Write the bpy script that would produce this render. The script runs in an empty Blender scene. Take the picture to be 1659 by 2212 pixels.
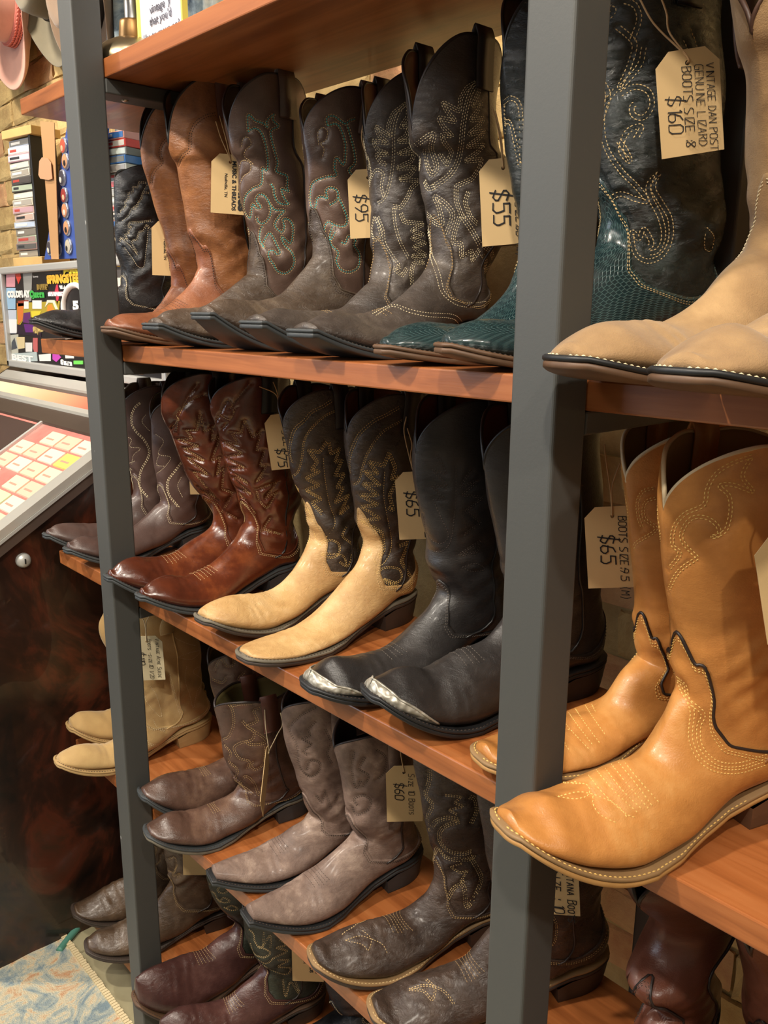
import bpy, math, random
import numpy as np
from mathutils import Vector, Matrix, kdtree
from mathutils.bvhtree import BVHTree
random.seed(7); RNG = np.random.RandomState(7)
SC = bpy.context.scene; COL = SC.collection
PI = math.pi
# ------------------------------------------------------------------ camera
CZ = 1.37                                   # eye height over the floor
FOC = 1817.0; CXP, CYP = 829.5, 1106.0       # focal length and centre for a 1659 x 2212 frame
def _axes():
    d1 = np.array([-870-CXP, 660-CYP, FOC]); d1 /= np.linalg.norm(d1)
    d2 = np.array([779-CXP, 8696-CYP, FOC]); d2 /= np.linalg.norm(d2)
    d2 = d2-d1*(d1@d2); d2 /= np.linalg.norm(d2)
    return -d1, np.cross(-d2, -d1), -d2
AX, AY, AZ = _axes()
CAM = np.array([0, 0, CZ])
cd = bpy.data.cameras.new('camera'); cam = bpy.data.objects.new('camera', cd); COL.objects.link(cam)
cd.sensor_fit = 'HORIZONTAL'; cd.sensor_width = 36; cd.lens = FOC/1659*36; cd.clip_start = .02
right = Vector((AX[0], AY[0], AZ[0])); down = Vector((AX[1], AY[1], AZ[1])); fwd = Vector((AX[2], AY[2], AZ[2]))
cam.matrix_world = Matrix(((right.x, -down.x, -fwd.x, 0), (right.y, -down.y, -fwd.y, 0), (right.z, -down.z, -fwd.z, CZ), (0, 0, 0, 1)))
SC.camera = cam
SC.view_settings.view_transform = 'Standard'; SC.view_settings.look = 'None'
SC.view_settings.exposure = 0.55; SC.view_settings.gamma = 1.0; SC.view_settings.use_curve_mapping = False
# ------------------------------------------------------------------ world, room lamps and added fill lights
W = bpy.data.worlds.new('world'); SC.world = W; W.use_nodes = True
W.node_tree.nodes['Background'].inputs[0].default_value = (1.0, .93, .83, 1)
W.node_tree.nodes['Background'].inputs[1].default_value = .05
def spot(loc, aim, power, size, col, r=.06, blend=.5):
    l = bpy.data.lights.new('ceiling_spot', 'SPOT'); l.energy = power; l.color = col
    l.spot_size = math.radians(size); l.spot_blend = blend; l.shadow_soft_size = r
    o = bpy.data.objects.new('ceiling_spot', l); COL.objects.link(o); o.location = loc
    o.rotation_euler = (Vector(aim)-Vector(loc)).to_track_quat('-Z', 'Y').to_euler(); return o
def area(loc, aim, power, sx, sy, col):
    l = bpy.data.lights.new('fill_panel', 'AREA'); l.energy = power; l.color = col  # added area fill, not a fixture of the shop
    l.shape = 'RECTANGLE'; l.size = sx; l.size_y = sy
    o = bpy.data.objects.new('fill_panel', l); COL.objects.link(o); o.location = loc
    o.rotation_euler = (Vector(aim)-Vector(loc)).to_track_quat('-Z', 'Y').to_euler(); return o
WARM = (1, .905, .77); WARM2 = (1, .93, .84)
spot((.30, -.55, 2.75), (-.45, .62, .80), 74, 75, WARM, .045)
spot((1.0, -.35, 2.75), (-.35, .75, 1.0), 40, 60, WARM, .04)
spot((-1.10, -.60, 2.75), (-1.05, .62, .7), 100, 80, WARM, .045)
spot((-2.4, -.45, 2.75), (-2.1, .7, .9), 80, 85, WARM, .045)
spot((-2.5, .40, 2.75), (-2.75, 1.1, 1.6), 44, 85, WARM)
spot((-.9, .12, 2.75), (-.9, 1.08, 1.62), 9, 60, WARM)
area((-3.3, -2.2, 1.9), (-1.0, .6, .9), 24, 1.4, 1.6, (.78, .87, 1))  # added cool fill standing in for unseen window daylight from front left
area((-.7, -1.4, 2.7), (-.9, .6, .7), 14, 1.8, .5, WARM2)  # added warm fill above the aisle
# ------------------------------------------------------------------ helpers
def ray(px, py):
    v = np.array([px-CXP, py-CYP, FOC]); return np.array([v@AX, v@AY, v@AZ])
def on_x(px, py, x):
    r = ray(px, py); return CAM+r*(x/r[0])
def on_y(px, py, y):
    r = ray(px, py); return CAM+r*(y/r[1])
def on_z(px, py, z):
    r = ray(px, py); return CAM+r*((z-CZ)/r[2])
def lin(c):
    return tuple(((v/255)/12.92 if v/255 <= .04045 else ((v/255+.055)/1.055)**2.4) for v in c)+(1,)
def mk(name, verts, faces, mat=None, parent=None, smooth=True, uv=None):
    me = bpy.data.meshes.new(name)
    me.from_pydata(np.asarray(verts, float).reshape(-1, 3).tolist(), [], faces if isinstance(faces, list) else faces.tolist())
    if uv is not None:
        l = me.uv_layers.new(name='UVMap'); idx = np.empty(len(me.loops), int); me.loops.foreach_get('vertex_index', idx)
        l.data.foreach_set('uv', np.asarray(uv, np.float32)[idx].ravel())
    if smooth: me.polygons.foreach_set('use_smooth', [True]*len(me.polygons))
    if mat: me.materials.append(mat)
    me.update()
    o = bpy.data.objects.new(name, me); COL.objects.link(o)
    if parent: o.parent = parent
    return o
class MB:
    """collects shapes into one mesh"""
    def __init__(s): s.v = []; s.f = []; s.n = 0
    def add(s, v, f):
        v = np.asarray(v, float).reshape(-1, 3); s.v.append(v)
        s.f += [tuple(i+s.n for i in q) for q in (f if isinstance(f, list) else f.tolist())]; s.n += len(v); return s
    def box(s, a, b, M=None):
        x0, y0, z0 = a; x1, y1, z1 = b
        v = np.array([(x0, y0, z0), (x1, y0, z0), (x1, y1, z0), (x0, y1, z0), (x0, y0, z1), (x1, y0, z1), (x1, y1, z1), (x0, y1, z1)], float)
        if M is not None: v = v@np.array(M.to_3x3()).T+np.array(M.translation)
        return s.add(v, [(0, 3, 2, 1), (4, 5, 6, 7), (0, 1, 5, 4), (1, 2, 6, 5), (2, 3, 7, 6), (3, 0, 4, 7)])
    def tube(s, pts, r, n=6, closed=False):
        p = np.asarray(pts, float); m = len(p)
        r = np.full(m, r) if np.isscalar(r) else np.asarray(r)
        t = (np.roll(p, -1, 0)-np.roll(p, 1, 0)) if closed else np.gradient(p, axis=0)
        t /= np.linalg.norm(t, axis=1)[:, None]+1e-12
        up = np.tile([.13, .21, 1.], (m, 1)); up[np.abs(t[:, 2]) > .9] = (1, .1, .2)
        a = np.cross(t, up); a /= np.linalg.norm(a, axis=1)[:, None]
        for i in range(1, m):
            if a[i]@a[i-1] < 0: a[i] *= -1
        b = np.cross(t, a); an = np.arange(n)*2*PI/n
        v = p[:, None]+r[:, None, None]*(a[:, None]*np.cos(an)[:, None]+b[:, None]*np.sin(an)[:, None])
        q = grid_faces(m, n, closed, True)
        s.add(v, q)
        if not closed: s.f += [tuple(s.n-m*n+i for i in range(n))[::-1], tuple(s.n-n+i for i in range(n))]
        return s
    def prism(s, poly, z0, z1, M=None):
        n = len(poly); v = [(x, y, z0) for x, y in poly]+[(x, y, z1) for x, y in poly]
        v = np.array(v, float)
        if M is not None: v = v@np.array(M.to_3x3()).T+np.array(M.translation)
        return s.add(v, [tuple(range(n))[::-1], tuple(range(n, 2*n))]+[(i, (i+1) % n, n+(i+1) % n, n+i) for i in range(n)])
    def lathe(s, prof, n=32, M=None):
        an = np.arange(n)*2*PI/n; v = np.array([[(r*math.cos(a), r*math.sin(a), z) for a in an] for r, z in prof])
        v = v.reshape(-1, 3)
        if M is not None: v = v@np.array(M.to_3x3()).T+np.array(M.translation)
        return s.add(v, grid_faces(len(prof), n, False, True))
    def build(s, name, mat=None, parent=None, smooth=False):
        return mk(name, np.concatenate(s.v), s.f, mat, parent, smooth)
def grid_faces(m, n, cr=False, cc=False):
    i = np.arange(m if cr else m-1)[:, None]; j = np.arange(n if cc else n-1)[None, :]
    i2 = (i+1) % m; j2 = (j+1) % n
    return np.stack([i*n+j, i*n+j2, i2*n+j2, i2*n+j], -1).reshape(-1, 4)
def tag(o, label=None, cat=None, group=None, kind=None):
    if label: o['label'] = label
    if cat: o['category'] = cat
    if group: o['group'] = group
    if kind: o['kind'] = kind
    return o
def empty(name, loc=(0, 0, 0), rz=0, label=None, cat=None, group=None):
    o = bpy.data.objects.new(name, None); COL.objects.link(o); o.location = loc; o.rotation_euler = (0, 0, rz)
    o.empty_display_size = .05
    return tag(o, label, cat, group)
def bevel(o, w=.002, n=2):
    m = o.modifiers.new('bevel', 'BEVEL'); m.width = w; m.segments = n; m.limit_method = 'ANGLE'; return o
def catmull(p, n):
    p = np.asarray(p, float); m = len(p)
    e = np.concatenate([[2*p[0]-p[1]], p, [2*p[-1]-p[-2]]])
    t = np.linspace(0, m-1, n); i = np.minimum(t.astype(int), m-2); u = (t-i)[:, None]
    a, b, c, d = e[i], e[i+1], e[i+2], e[i+3]
    return .5*(2*b+(c-a)*u+(2*a-5*b+4*c-d)*u**2+(3*b-a-3*c+d)*u**3)
def resample(p, n):
    p = np.asarray(p, float); d = np.r_[0, np.cumsum(np.linalg.norm(np.diff(p, axis=0), axis=1))]
    t = np.linspace(0, d[-1], n); return np.stack([np.interp(t, d, p[:, k]) for k in range(p.shape[1])], 1)
# ------------------------------------------------------------------ materials
MATS = {}
class NT:
    def __init__(s, name):
        s.m = bpy.data.materials.new(name); s.m.use_nodes = True; s.t = s.m.node_tree; s.b = s.t.nodes['Principled BSDF']
    def n(s, typ, **kw):
        o = s.t.nodes.new(typ)
        for k, v in kw.items():
            if k in ('operation', 'blend_type', 'data_type', 'feature', 'wave_type', 'bands_direction', 'distance', 'noise_dimensions', 'clamp'): setattr(o, k, v)
            else: o.inputs[k.replace('_', ' ')].default_value = v
        return o
    def l(s, a, b): s.t.links.new(a, b)
    def coord(s, kind='Object', scale=(1, 1, 1), rot=(0, 0, 0)):
        c = s.n('ShaderNodeTexCoord'); mp = s.n('ShaderNodeMapping'); mp.inputs['Scale'].default_value = scale; mp.inputs['Rotation'].default_value = rot
        s.l(c.outputs[kind], mp.inputs[0]); return mp.outputs[0]
    def noise(s, vec, scale, detail=4, rough=.55, dist=0):
        o = s.n('ShaderNodeTexNoise', Scale=scale, Detail=detail, Roughness=rough, Distortion=dist); s.l(vec, o.inputs['Vector']); return o.outputs[0]
    def ramp(s, fac, stops):
        r = s.n('ShaderNodeValToRGB'); e = r.color_ramp.elements
        while len(e) < len(stops): e.new(.5)
        for k, (p, c) in enumerate(stops): e[k].position = p; e[k].color = c if len(c) == 4 else c+(1,)
        s.l(fac, r.inputs[0]); return r.outputs[0]
    def mix(s, fac, a, b, mode='MIX'):
        m = s.n('ShaderNodeMix', data_type='RGBA', blend_type=mode)
        for x, i in ((fac, 0), (a, 6), (b, 7)):
            if hasattr(x, 'links'): s.l(x, m.inputs[i])
            else: m.inputs[i].default_value = x
        return m.outputs[2]
    def math(s, op, a, b=0.0):
        m = s.n('ShaderNodeMath', operation=op)
        for x, i in ((a, 0), (b, 1)):
            if hasattr(x, 'links'): s.l(x, m.inputs[i])
            else: m.inputs[i].default_value = x
        return m.outputs[0]
    def bump(s, h, strength=.3, dist=.001, prev=None):
        b = s.n('ShaderNodeBump', Strength=strength, Distance=dist); s.l(h, b.inputs['Height'])
        if prev is not None: s.l(prev, b.inputs['Normal'])
        return b.outputs[0]
    def out(s, col=None, rough=None, normal=None, metal=None, coat=None, spec=None):
        for v, k in ((col, 'Base Color'), (rough, 'Roughness'), (normal, 'Normal'), (metal, 'Metallic'), (coat, 'Coat Weight'), (spec, 'Specular IOR Level')):
            if v is None: continue
            if hasattr(v, 'links'): s.l(v, s.b.inputs[k])
            else: s.b.inputs[k].default_value = v
        return s.m
def plain(name, c, rough=.5, metal=0, spec=None, var=.0):
    if name in MATS: return MATS[name]
    t = NT(name); col = lin(c)
    if var:
        n = t.noise(t.coord(), 30, 5); a = tuple(v*(1-var) for v in col[:3])+(1,)
        col = t.ramp(n, [(.3, a), (.7, col)])
    MATS[name] = t.out(col, rough, metal=metal, spec=spec); return MATS[name]
def leather(name, c1, c2, c3=None, rough=.42, mscale=14, crease=.35, grain=.25, coat=0, suede=False):
    """c1 main, c2 darker mottling, c3 worn highlights"""
    if name in MATS: return MATS[name]
    t = NT(name); v = t.coord()
    n1 = t.noise(v, mscale, 5, .6, .6); n2 = t.noise(v, mscale*4.3, 4, .6)
    f = t.math('ADD', t.math('MULTIPLY', n1, .72), t.math('MULTIPLY', n2, .28))
    stops = [(.34, lin(c2)), (.56, lin(c1))]
    if c3: stops.append((.72, lin(c3)))
    col = t.ramp(f, stops)
    vo = t.n('ShaderNodeTexVoronoi', Scale=420., feature='DISTANCE_TO_EDGE'); t.l(v, vo.inputs['Vector'])
    wr = t.noise(t.coord(scale=(1, 1, 2.4)), 55, 6, .7, 1.6)
    nb = t.bump(wr, crease, .004)
    nb = t.bump(vo.outputs[0], grain, .0006, nb)
    if suede:
        fine = t.noise(v, 900, 2, .7); nb = t.bump(fine, .35, .001, nb)
        t.b.inputs['Sheen Weight'].default_value = .25; t.b.inputs['Sheen Roughness'].default_value = .5
    r = t.math('ADD', t.math('MULTIPLY', n2, .3), rough-(.15 if suede else .2))
    MATS[name] = t.out(col, r, nb, coat=coat if suede else max(coat, .1)); t.b.inputs['Coat Roughness'].default_value = .18
    return MATS[name]
def wood(name, ca, cb, cc):
    t = NT(name); v = t.coord(scale=(1.1, 16, 16)); n = t.noise(v, 2.2, 6, .6, .9)
    v2 = t.coord(scale=(2.5, 2.5, 2.5)); w = t.noise(v2, 1.3, 2)
    col = t.ramp(n, [(.3, lin(ca)), (.52, lin(cb)), (.75, lin(cc))])
    col = t.mix(t.math('MULTIPLY', w, .35), col, lin(ca), 'MULTIPLY')
    fine = t.noise(t.coord(scale=(6, 160, 160)), 3, 3)
    return t.out(col, .36, t.bump(fine, .06, .001), coat=.15)
M_WOOD = wood('shelf_wood', (130, 72, 34), (170, 102, 54), (188, 122, 72))
def post_mat():
    t = NT('post_paint'); v = t.coord(); n = t.noise(v, 260, 3, .7)
    sp = t.ramp(t.noise(t.coord(scale=(1, 1, .5)), 75, 2, .4), [(.775, lin((72, 73, 71))), (.79, lin((150, 150, 146)))])
    return t.out(sp, .5, t.bump(n, .12, .0008))
M_POST = post_mat()
M_SCREW = plain('screw_metal', (190, 186, 176), .3, 1)
# ------------------------------------------------------------------ shelving unit
S_TOP = {0: CZ+.355, 1: CZ-.0546, 2: CZ-.4636, 3: CZ-.873, 4: CZ-1.295}
TH = .026; Y0, Y1 = .6, .872; XL, XR = -1.609, .55
POSTS = [(-1.315, -1.269), (-.4527, -.407)]
unit = empty('shelving_unit', (-.85, .73, 0), 0, 'dark steel frame shelving unit with orange wooden boards full of boots', 'shelves')
def U(mb, name, m, smooth=False): return mb.build(name, m, None, smooth)
UP = []
for k, z in S_TOP.items():
    o = MB().box((XL, Y0, z-TH), (XR, Y1, z)).build('shelf_board', M_WOOD); bevel(o, .0018); UP.append(o)
for a, b in POSTS:
    o = MB().box((a, .555, .012), (b, .5995, 2.35)).build('front_post', M_POST); bevel(o, .003, 3); UP.append(o)
    o = MB().box((a-.02, .8735, .012), (b-.02, .918, 2.35)).build('rear_post', M_POST); bevel(o, .003, 3); UP.append(o)
    o = MB().box((a-.004, .551, 0), (b+.004, .604, .014)).build('post_foot', plain('black_rubber', (24, 24, 25), .6)); UP.append(o)
    for k, z in S_TOP.items():
        o = MB().box((a, .5995, z-TH-.021), (b, .8733, z-TH-.0005)).build('bracket', M_POST); bevel(o, .002, 2); UP.append(o)
        for yy in (.64, .83):
            m = MB(); M = Matrix.Translation(((a+b)/2, yy, z-TH-.0212))
            m.lathe([(0, -.0022), (.004, -.0018), (.0052, 0), (.0052, .001), (0, .001)], 14, M)
            UP.append(m.build('screw', M_SCREW, None, True))
for o in UP:
    o.parent = unit; o.matrix_parent_inverse = Matrix.Translation(unit.location).inverted()
# ------------------------------------------------------------------ boots
class Boot:
    """western boot: toe at y=0, heel towards +y, +x is the side that faces the camera"""
    def __init__(s, shelf, X, tip, F, ank, peak, yaw=0, L=.292, ws=.05, Dt=.155, toe='round', wb=.043, folds=.003, seed=1, dip=.05, ztip=None, vcut=True):
        s.zs = S_TOP[shelf]; T = on_x(tip[0], tip[1], X); s.T = T; s.L = L
        y = math.radians(yaw); s.h = np.array([math.sin(y), math.cos(y)]); s.r = np.array([math.cos(y), -math.sin(y)])
        s.base = np.array([T[0], T[1], s.zs]); s.yaw = y; s.rng = np.random.RandomState(seed)
        P = np.array([s.unproj(*p) for p in F]); s.F = F
        args = (F, ank, peak, Dt, ws, toe, wb, folds, dip, ztip, vcut, seed)
        for it in range(4):
            s.fit(P.copy(), *args)
            if it == 3: break
            p, d = s.outline_px()
            for i, (x, y) in enumerate(F):
                k = s.depth(P[i])/FOC
                if i <= ank:
                    m = np.abs(p[:, 1]-y) < 3
                    if m.any(): P[i, 0] -= np.clip(p[m, 0].min()-x, -40, 40)*k/.72*.75*(1 if i else .6)
                elif i < len(F)-1:
                    m = np.abs(p[:, 0]-x) < 3
                    if m.any():
                        t = p[m, 1].min()-y
                        if abs(t) < 70: P[i, 1] += t*k*.8
                    P[i, 1] = max(P[i, 1], .024)
    def depth(s, yz):
        q = s.base+np.array([yz[0]*s.h[0], yz[0]*s.h[1], yz[1]])-CAM; return float(q[0]*AX[2]+q[1]*AY[2]+q[2]*AZ[2])
    def outline_px(s):
        S = np.linspace(0, 1, 260)[:, None]; th = np.linspace(0, 2*PI, 72, endpoint=False); S, T = np.broadcast_arrays(S, th[None]); m = S >= s.s0(T)
        P, _ = s.P(S, T); d = s.world(P)[m]-CAM; q = d[:, 0:1]*AX+d[:, 1:2]*AY+d[:, 2:3]*AZ
        return np.stack([CXP+FOC*q[:, 0]/q[:, 2], CYP+FOC*q[:, 1]/q[:, 2]], 1), q[:, 2]
    def fit(s, P, F, ank, peak, Dt, ws, toe, wb, folds, dip, ztip, vcut, seed):
        s.rng = np.random.RandomState(seed); T = s.T; L = s.L
        zt = ztip or min(max(T[2]-s.zs, .016), .06)
        pk = s.unproj(*peak); ztop = pk[1]
        if vcut: dip = min(max(ztop-P[0][1], .02), .13)
        Fa = P[ank]; Da = max(L-.014-Fa[0], .095)
        # front line of the shaft: the traced outline is a tangent, move it to the middle plane
        sh = []
        for i in range(ank+1):
            t = (P[i][1]-Fa[1])/max(ztop-Fa[1], .01); d = (Da+(Dt-Da)*min(max(t, 0), 1)**.7)/2
            w = .036+(ws-.036)*min(max(t, 0), 1)**.6
            c = s.tangent(F[i], P[i][1], w, d); k = 1 if i < ank else .5
            y0 = P[i][0]; sh.append((y0, P[i][1], y0+2*d, w))
        sh = np.array(sh)
        e = sh[0]-sh[1]; ex = (ztop-sh[0][1])/max(e[1], .02)
        rings = []
        if ztop > sh[0][1]+.004:
            y0 = sh[0][0]+e[0]*min(ex, 1.5)*.6; rings.append((y0, ztop, y0+Dt, ztop, ws, 0))
        for i, (y0, z, yb, w) in enumerate(sh[:-1]):
            rings.append((y0, z, yb, z, w, 0))
        ns = len(rings)
        ya, za = sh[-1][0], sh[-1][1]
        rings.append((ya, za, L-.012, za-.012, .036, .15))
        ft = catmull(np.array([(ya, za)]+[tuple(p) for p in P[ank+1:]]), 80); ft = resample(ft, 160)
        yv = .36*L
        iv = int(np.argmin(np.abs(ft[:, 0]-yv)))
        bp = resample(catmull([(L-.012, za-.012), (L-.002, .080), (L-.002, .056), (L-.012, .0445), (.80*L, .040), (.62*L, .024), (.46*L, .0125), (yv, .0088)], 60), 8)
        fp = resample(ft[:iv+1], 8)
        wf = [.036, .0352, .0345, .0345, .0355, .0385, wb*.95, wb]
        for k in range(1, 8): rings.append((fp[k][0], fp[k][1], bp[k][0], bp[k][1], wf[k], min(1, .15+.14*k)))
        rest = ft[iv:]; yr = rest[:, 0]
        for u in (.18, .36, .53, .68, .81, .91, .97):
            y = yv*(1-u); i = int(np.argmin(np.abs(yr-y)))
            zb = .0088+(zt-.0088)*max(0, 1-y/(.32*L))**1.7
            rings.append((y, max(rest[i][1], zb+.006), y, zb, s.toew(toe, 1-u)*wb, 1))
        s.toe = toe; s.wb = wb; s.zt = zt; s.yv = yv
        R = np.array(rings); nF = len(R)-ns
        ctrl = np.r_[np.linspace(0, .5, ns+1)[:-1], .5+.5*np.linspace(0, 1, nF)]
        # space the shaft controls by height
        zz = R[:ns+1, 1]; ctrl[:ns+1] = .5*(zz[0]-zz)/(zz[0]-zz[-1])
        D = catmull(np.c_[ctrl, R], 400); s.sS = np.maximum.accumulate(D[:, 0]); s.D = D[:, 1:]
        s.ztop = ztop; s.slen = ztop-za; s.dip = dip; s.folds = folds; s.za = za
        s.ph = s.rng.uniform(0, 6.28, 12); s.reliefs = None
    @staticmethod
    def toew(toe, t):
        u = 1-t
        if toe == 'round': return max(1-u**3.1, .0)**.46*.97+.04*t
        if toe == 'point': return max(1-u**1.8, 0)**.66*.97+.04
        if toe == 'snip': return 1-.74*u**1.6
        if toe == 'square': return 1-.56*u**1.7
        return max(1-u**1.9, .0)**.68*.97+.04
    def unproj(s, px, py):
        r = ray(px, py); n = np.array([s.r[0], s.r[1], 0]); t = ((s.base-CAM)@n)/(r@n); p = CAM+r*t-s.base
        return p[0]*s.h[0]+p[1]*s.h[1], p[2]
    def tangent(s, px, z, w, d):
        r = ray(*px); o = (CAM-s.base)[:2]; O = np.array([o@s.r, o@s.h]); v = np.array([r[:2]@s.r, r[:2]@s.h]); v /= np.linalg.norm(v)
        n = np.array([-v[1], v[0]])
        if n[1] < 0: n = -n                               # points to the right hand (deeper) side of the outline
        e = math.hypot(n[0]*w*.78, n[1]*d); return (n@O+e)/n[1]
    def raw(s, S, TH):
        S = np.clip(S, 0, 1); fy, fz, by, bz, w, b = [np.interp(S, s.sS, s.D[:, k]) for k in range(6)]
        A = np.abs((TH+PI) % (2*PI)-PI); sg = np.where((TH % (2*PI)) < PI, 1, -1)
        q = A/PI; c = (1-np.cos(A))/2
        sh = np.abs(np.sin(A))**(.92+.62*np.clip((.42-S)/.3, 0, 1)); fo = np.abs(np.sin(PI*q**1.55))**.72
        x = sg*w*((1-b)*sh+b*fo)
        c2 = c*(1-b)+b*((1-np.cos(PI*q**.92))/2)
        return np.stack([x, fy+(by-fy)*c2, fz+(bz-fz)*c2], -1)
    def disp(s, S, TH, P):
        p = s.ph; y, z = P[..., 1], P[..., 2]; th = TH
        win = np.exp(-((S-.45)/.085)**2)
        m1 = .55+.45*np.sin(3*th+p[8]+z*20); sl = 11*np.sin(th+p[9])
        d = .62*s.folds*win*(m1*np.sin(2*PI*(z*21+y*9)+p[0]+1.6*np.sin(2*th+p[1])+.9*np.sin(5*th+p[10]))+.5*np.sin(2*PI*(z*33-y*26)+p[2]+2.2*np.sin(th+p[3]))*np.sin(2*th+p[11]))
        win2 = np.exp(-((S-.80)/.05)**2)*(np.cos(th)*.5+.5)
        d = d+.2*s.folds*win2*(.6+.4*np.sin(2.3*th+p[9]+y*60))*np.sin(2*PI*y*62+p[4]+1.6*np.sin(2*th+p[8])+1.3*np.sin(2*PI*y*19+p[10]))
        d = d+.0016*(np.sin(2*PI*(z*9+y*4)+p[5]+2*np.sin(th+p[6]))+.6*np.sin(2*PI*(z*4-y*13)+p[7]+3*th))*np.clip((.95-S)*4, 0, 1)
        return d
    def P(s, S, TH, off=0.0):
        S = np.asarray(S, float); TH = np.asarray(TH, float); S, TH = np.broadcast_arrays(S, TH)
        p = s.raw(S, TH); e = 2e-3
        a = s.raw(np.clip(S+e, 0, 1), TH)-s.raw(np.clip(S-e, 0, 1), TH); b = s.raw(S, TH+.01)-s.raw(S, TH-.01)
        n = np.cross(a, b); ln = np.linalg.norm(n, axis=-1, keepdims=True); n = n/np.maximum(ln, 1e-12)
        n[ln[..., 0] < 1e-10] = (0, -1, 0)
        return p+n*(s.disp(S, TH, p)+off)[..., None], n
    def s0(s, TH):
        a = np.abs((TH+PI) % (2*PI)-PI); f = np.where(a < PI/2, a/(PI/2), (PI-a)/(PI/2))
        dd = s.dip*np.where(a < PI/2, 1, .75)*((1-f)**2.0)+.006*np.exp(-((f-1)/.18)**2)
        return .5*dd/s.slen
    def world(s, p):
        p = np.asarray(p); q = np.empty_like(p)
        q[..., 0] = s.base[0]+p[..., 0]*s.r[0]+p[..., 1]*s.h[0]; q[..., 1] = s.base[1]+p[..., 0]*s.r[1]+p[..., 1]*s.h[1]; q[..., 2] = s.base[2]+p[..., 2]
        return q
def dashes(mb, pts, nrm, dash=.0026, gap=.0012, w=.0008, h=.0009, cont=False):
    """little thread stitches lying along a line on the leather"""
    pts = np.asarray(pts); d = np.r_[0, np.cumsum(np.linalg.norm(np.diff(pts, axis=0), axis=1))]
    if d[-1] < .004: return
    k = max(1, int(d[-1]/(dash+gap)))
    a = np.arange(k)*(dash+gap); 
    f = lambda t, A: np.stack([np.interp(t, d, A[:, i]) for i in range(3)], 1)
    p0, p1 = f(a, pts), f(a+dash, pts); n = f(a+dash/2, nrm); n /= np.linalg.norm(n, axis=1)[:, None]+1e-12
    t = p1-p0; ln = np.linalg.norm(t, axis=1)[:, None]; t = t/(ln+1e-12); ok = (ln[:, 0] > dash*.4)&(ln[:, 0] < dash*1.5)
    p0, p1, n, t = p0[ok], p1[ok], n[ok], t[ok]
    if len(p0) == 0: return
    b = np.cross(t, n)*w/2; hh = n*h; mm = (p0+p1)/2
    # a stitch: low at both ends, proud in the middle
    v = np.stack([p0-b*.5, p0+b*.5, mm-b, mm+b, p1-b*.5, p1+b*.5, mm-b*.5+hh, mm+b*.5+hh], 1).reshape(-1, 3)
    q = np.array([(0, 6, 7, 1), (0, 2, 6, 6), (1, 7, 3, 3), (6, 4, 5, 7), (2, 4, 6, 6), (7, 5, 3, 3)])
    fs = [];
    for i in range(len(p0)):
        o = 8*i
        fs += [(o, o+6, o+7, o+1), (o, o+2, o+6), (o+1, o+7, o+3), (o+6, o+4, o+5, o+7), (o+2, o+4, o+6), (o+7, o+5, o+3)]
    mb.add(v, fs)
TONGUE = {  # height of the vamp's upper edge round the ankle: (angle, fraction of shaft length above the ankle), front to back
 'plain': [(0, .24), (14, .2), (28, .04), (45, -.12), (70, -.2), (105, -.16), (140, -.06), (180, .02)],
 'tall': [(0, .36), (9, .32), (20, .16), (28, .13), (34, .02), (50, -.14), (72, -.2), (105, -.15), (140, -.05), (180, .02)],
 'wave': [(0, .34), (8, .31), (17, .17), (26, .2), (31, .13), (36, .0), (48, -.13), (66, -.19), (105, -.15), (140, -.05), (180, .02)],
 'low': [(0, .12), (14, .08), (30, -.08), (50, -.2), (75, -.25), (105, -.2), (140, -.1), (180, .02)]}
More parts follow.
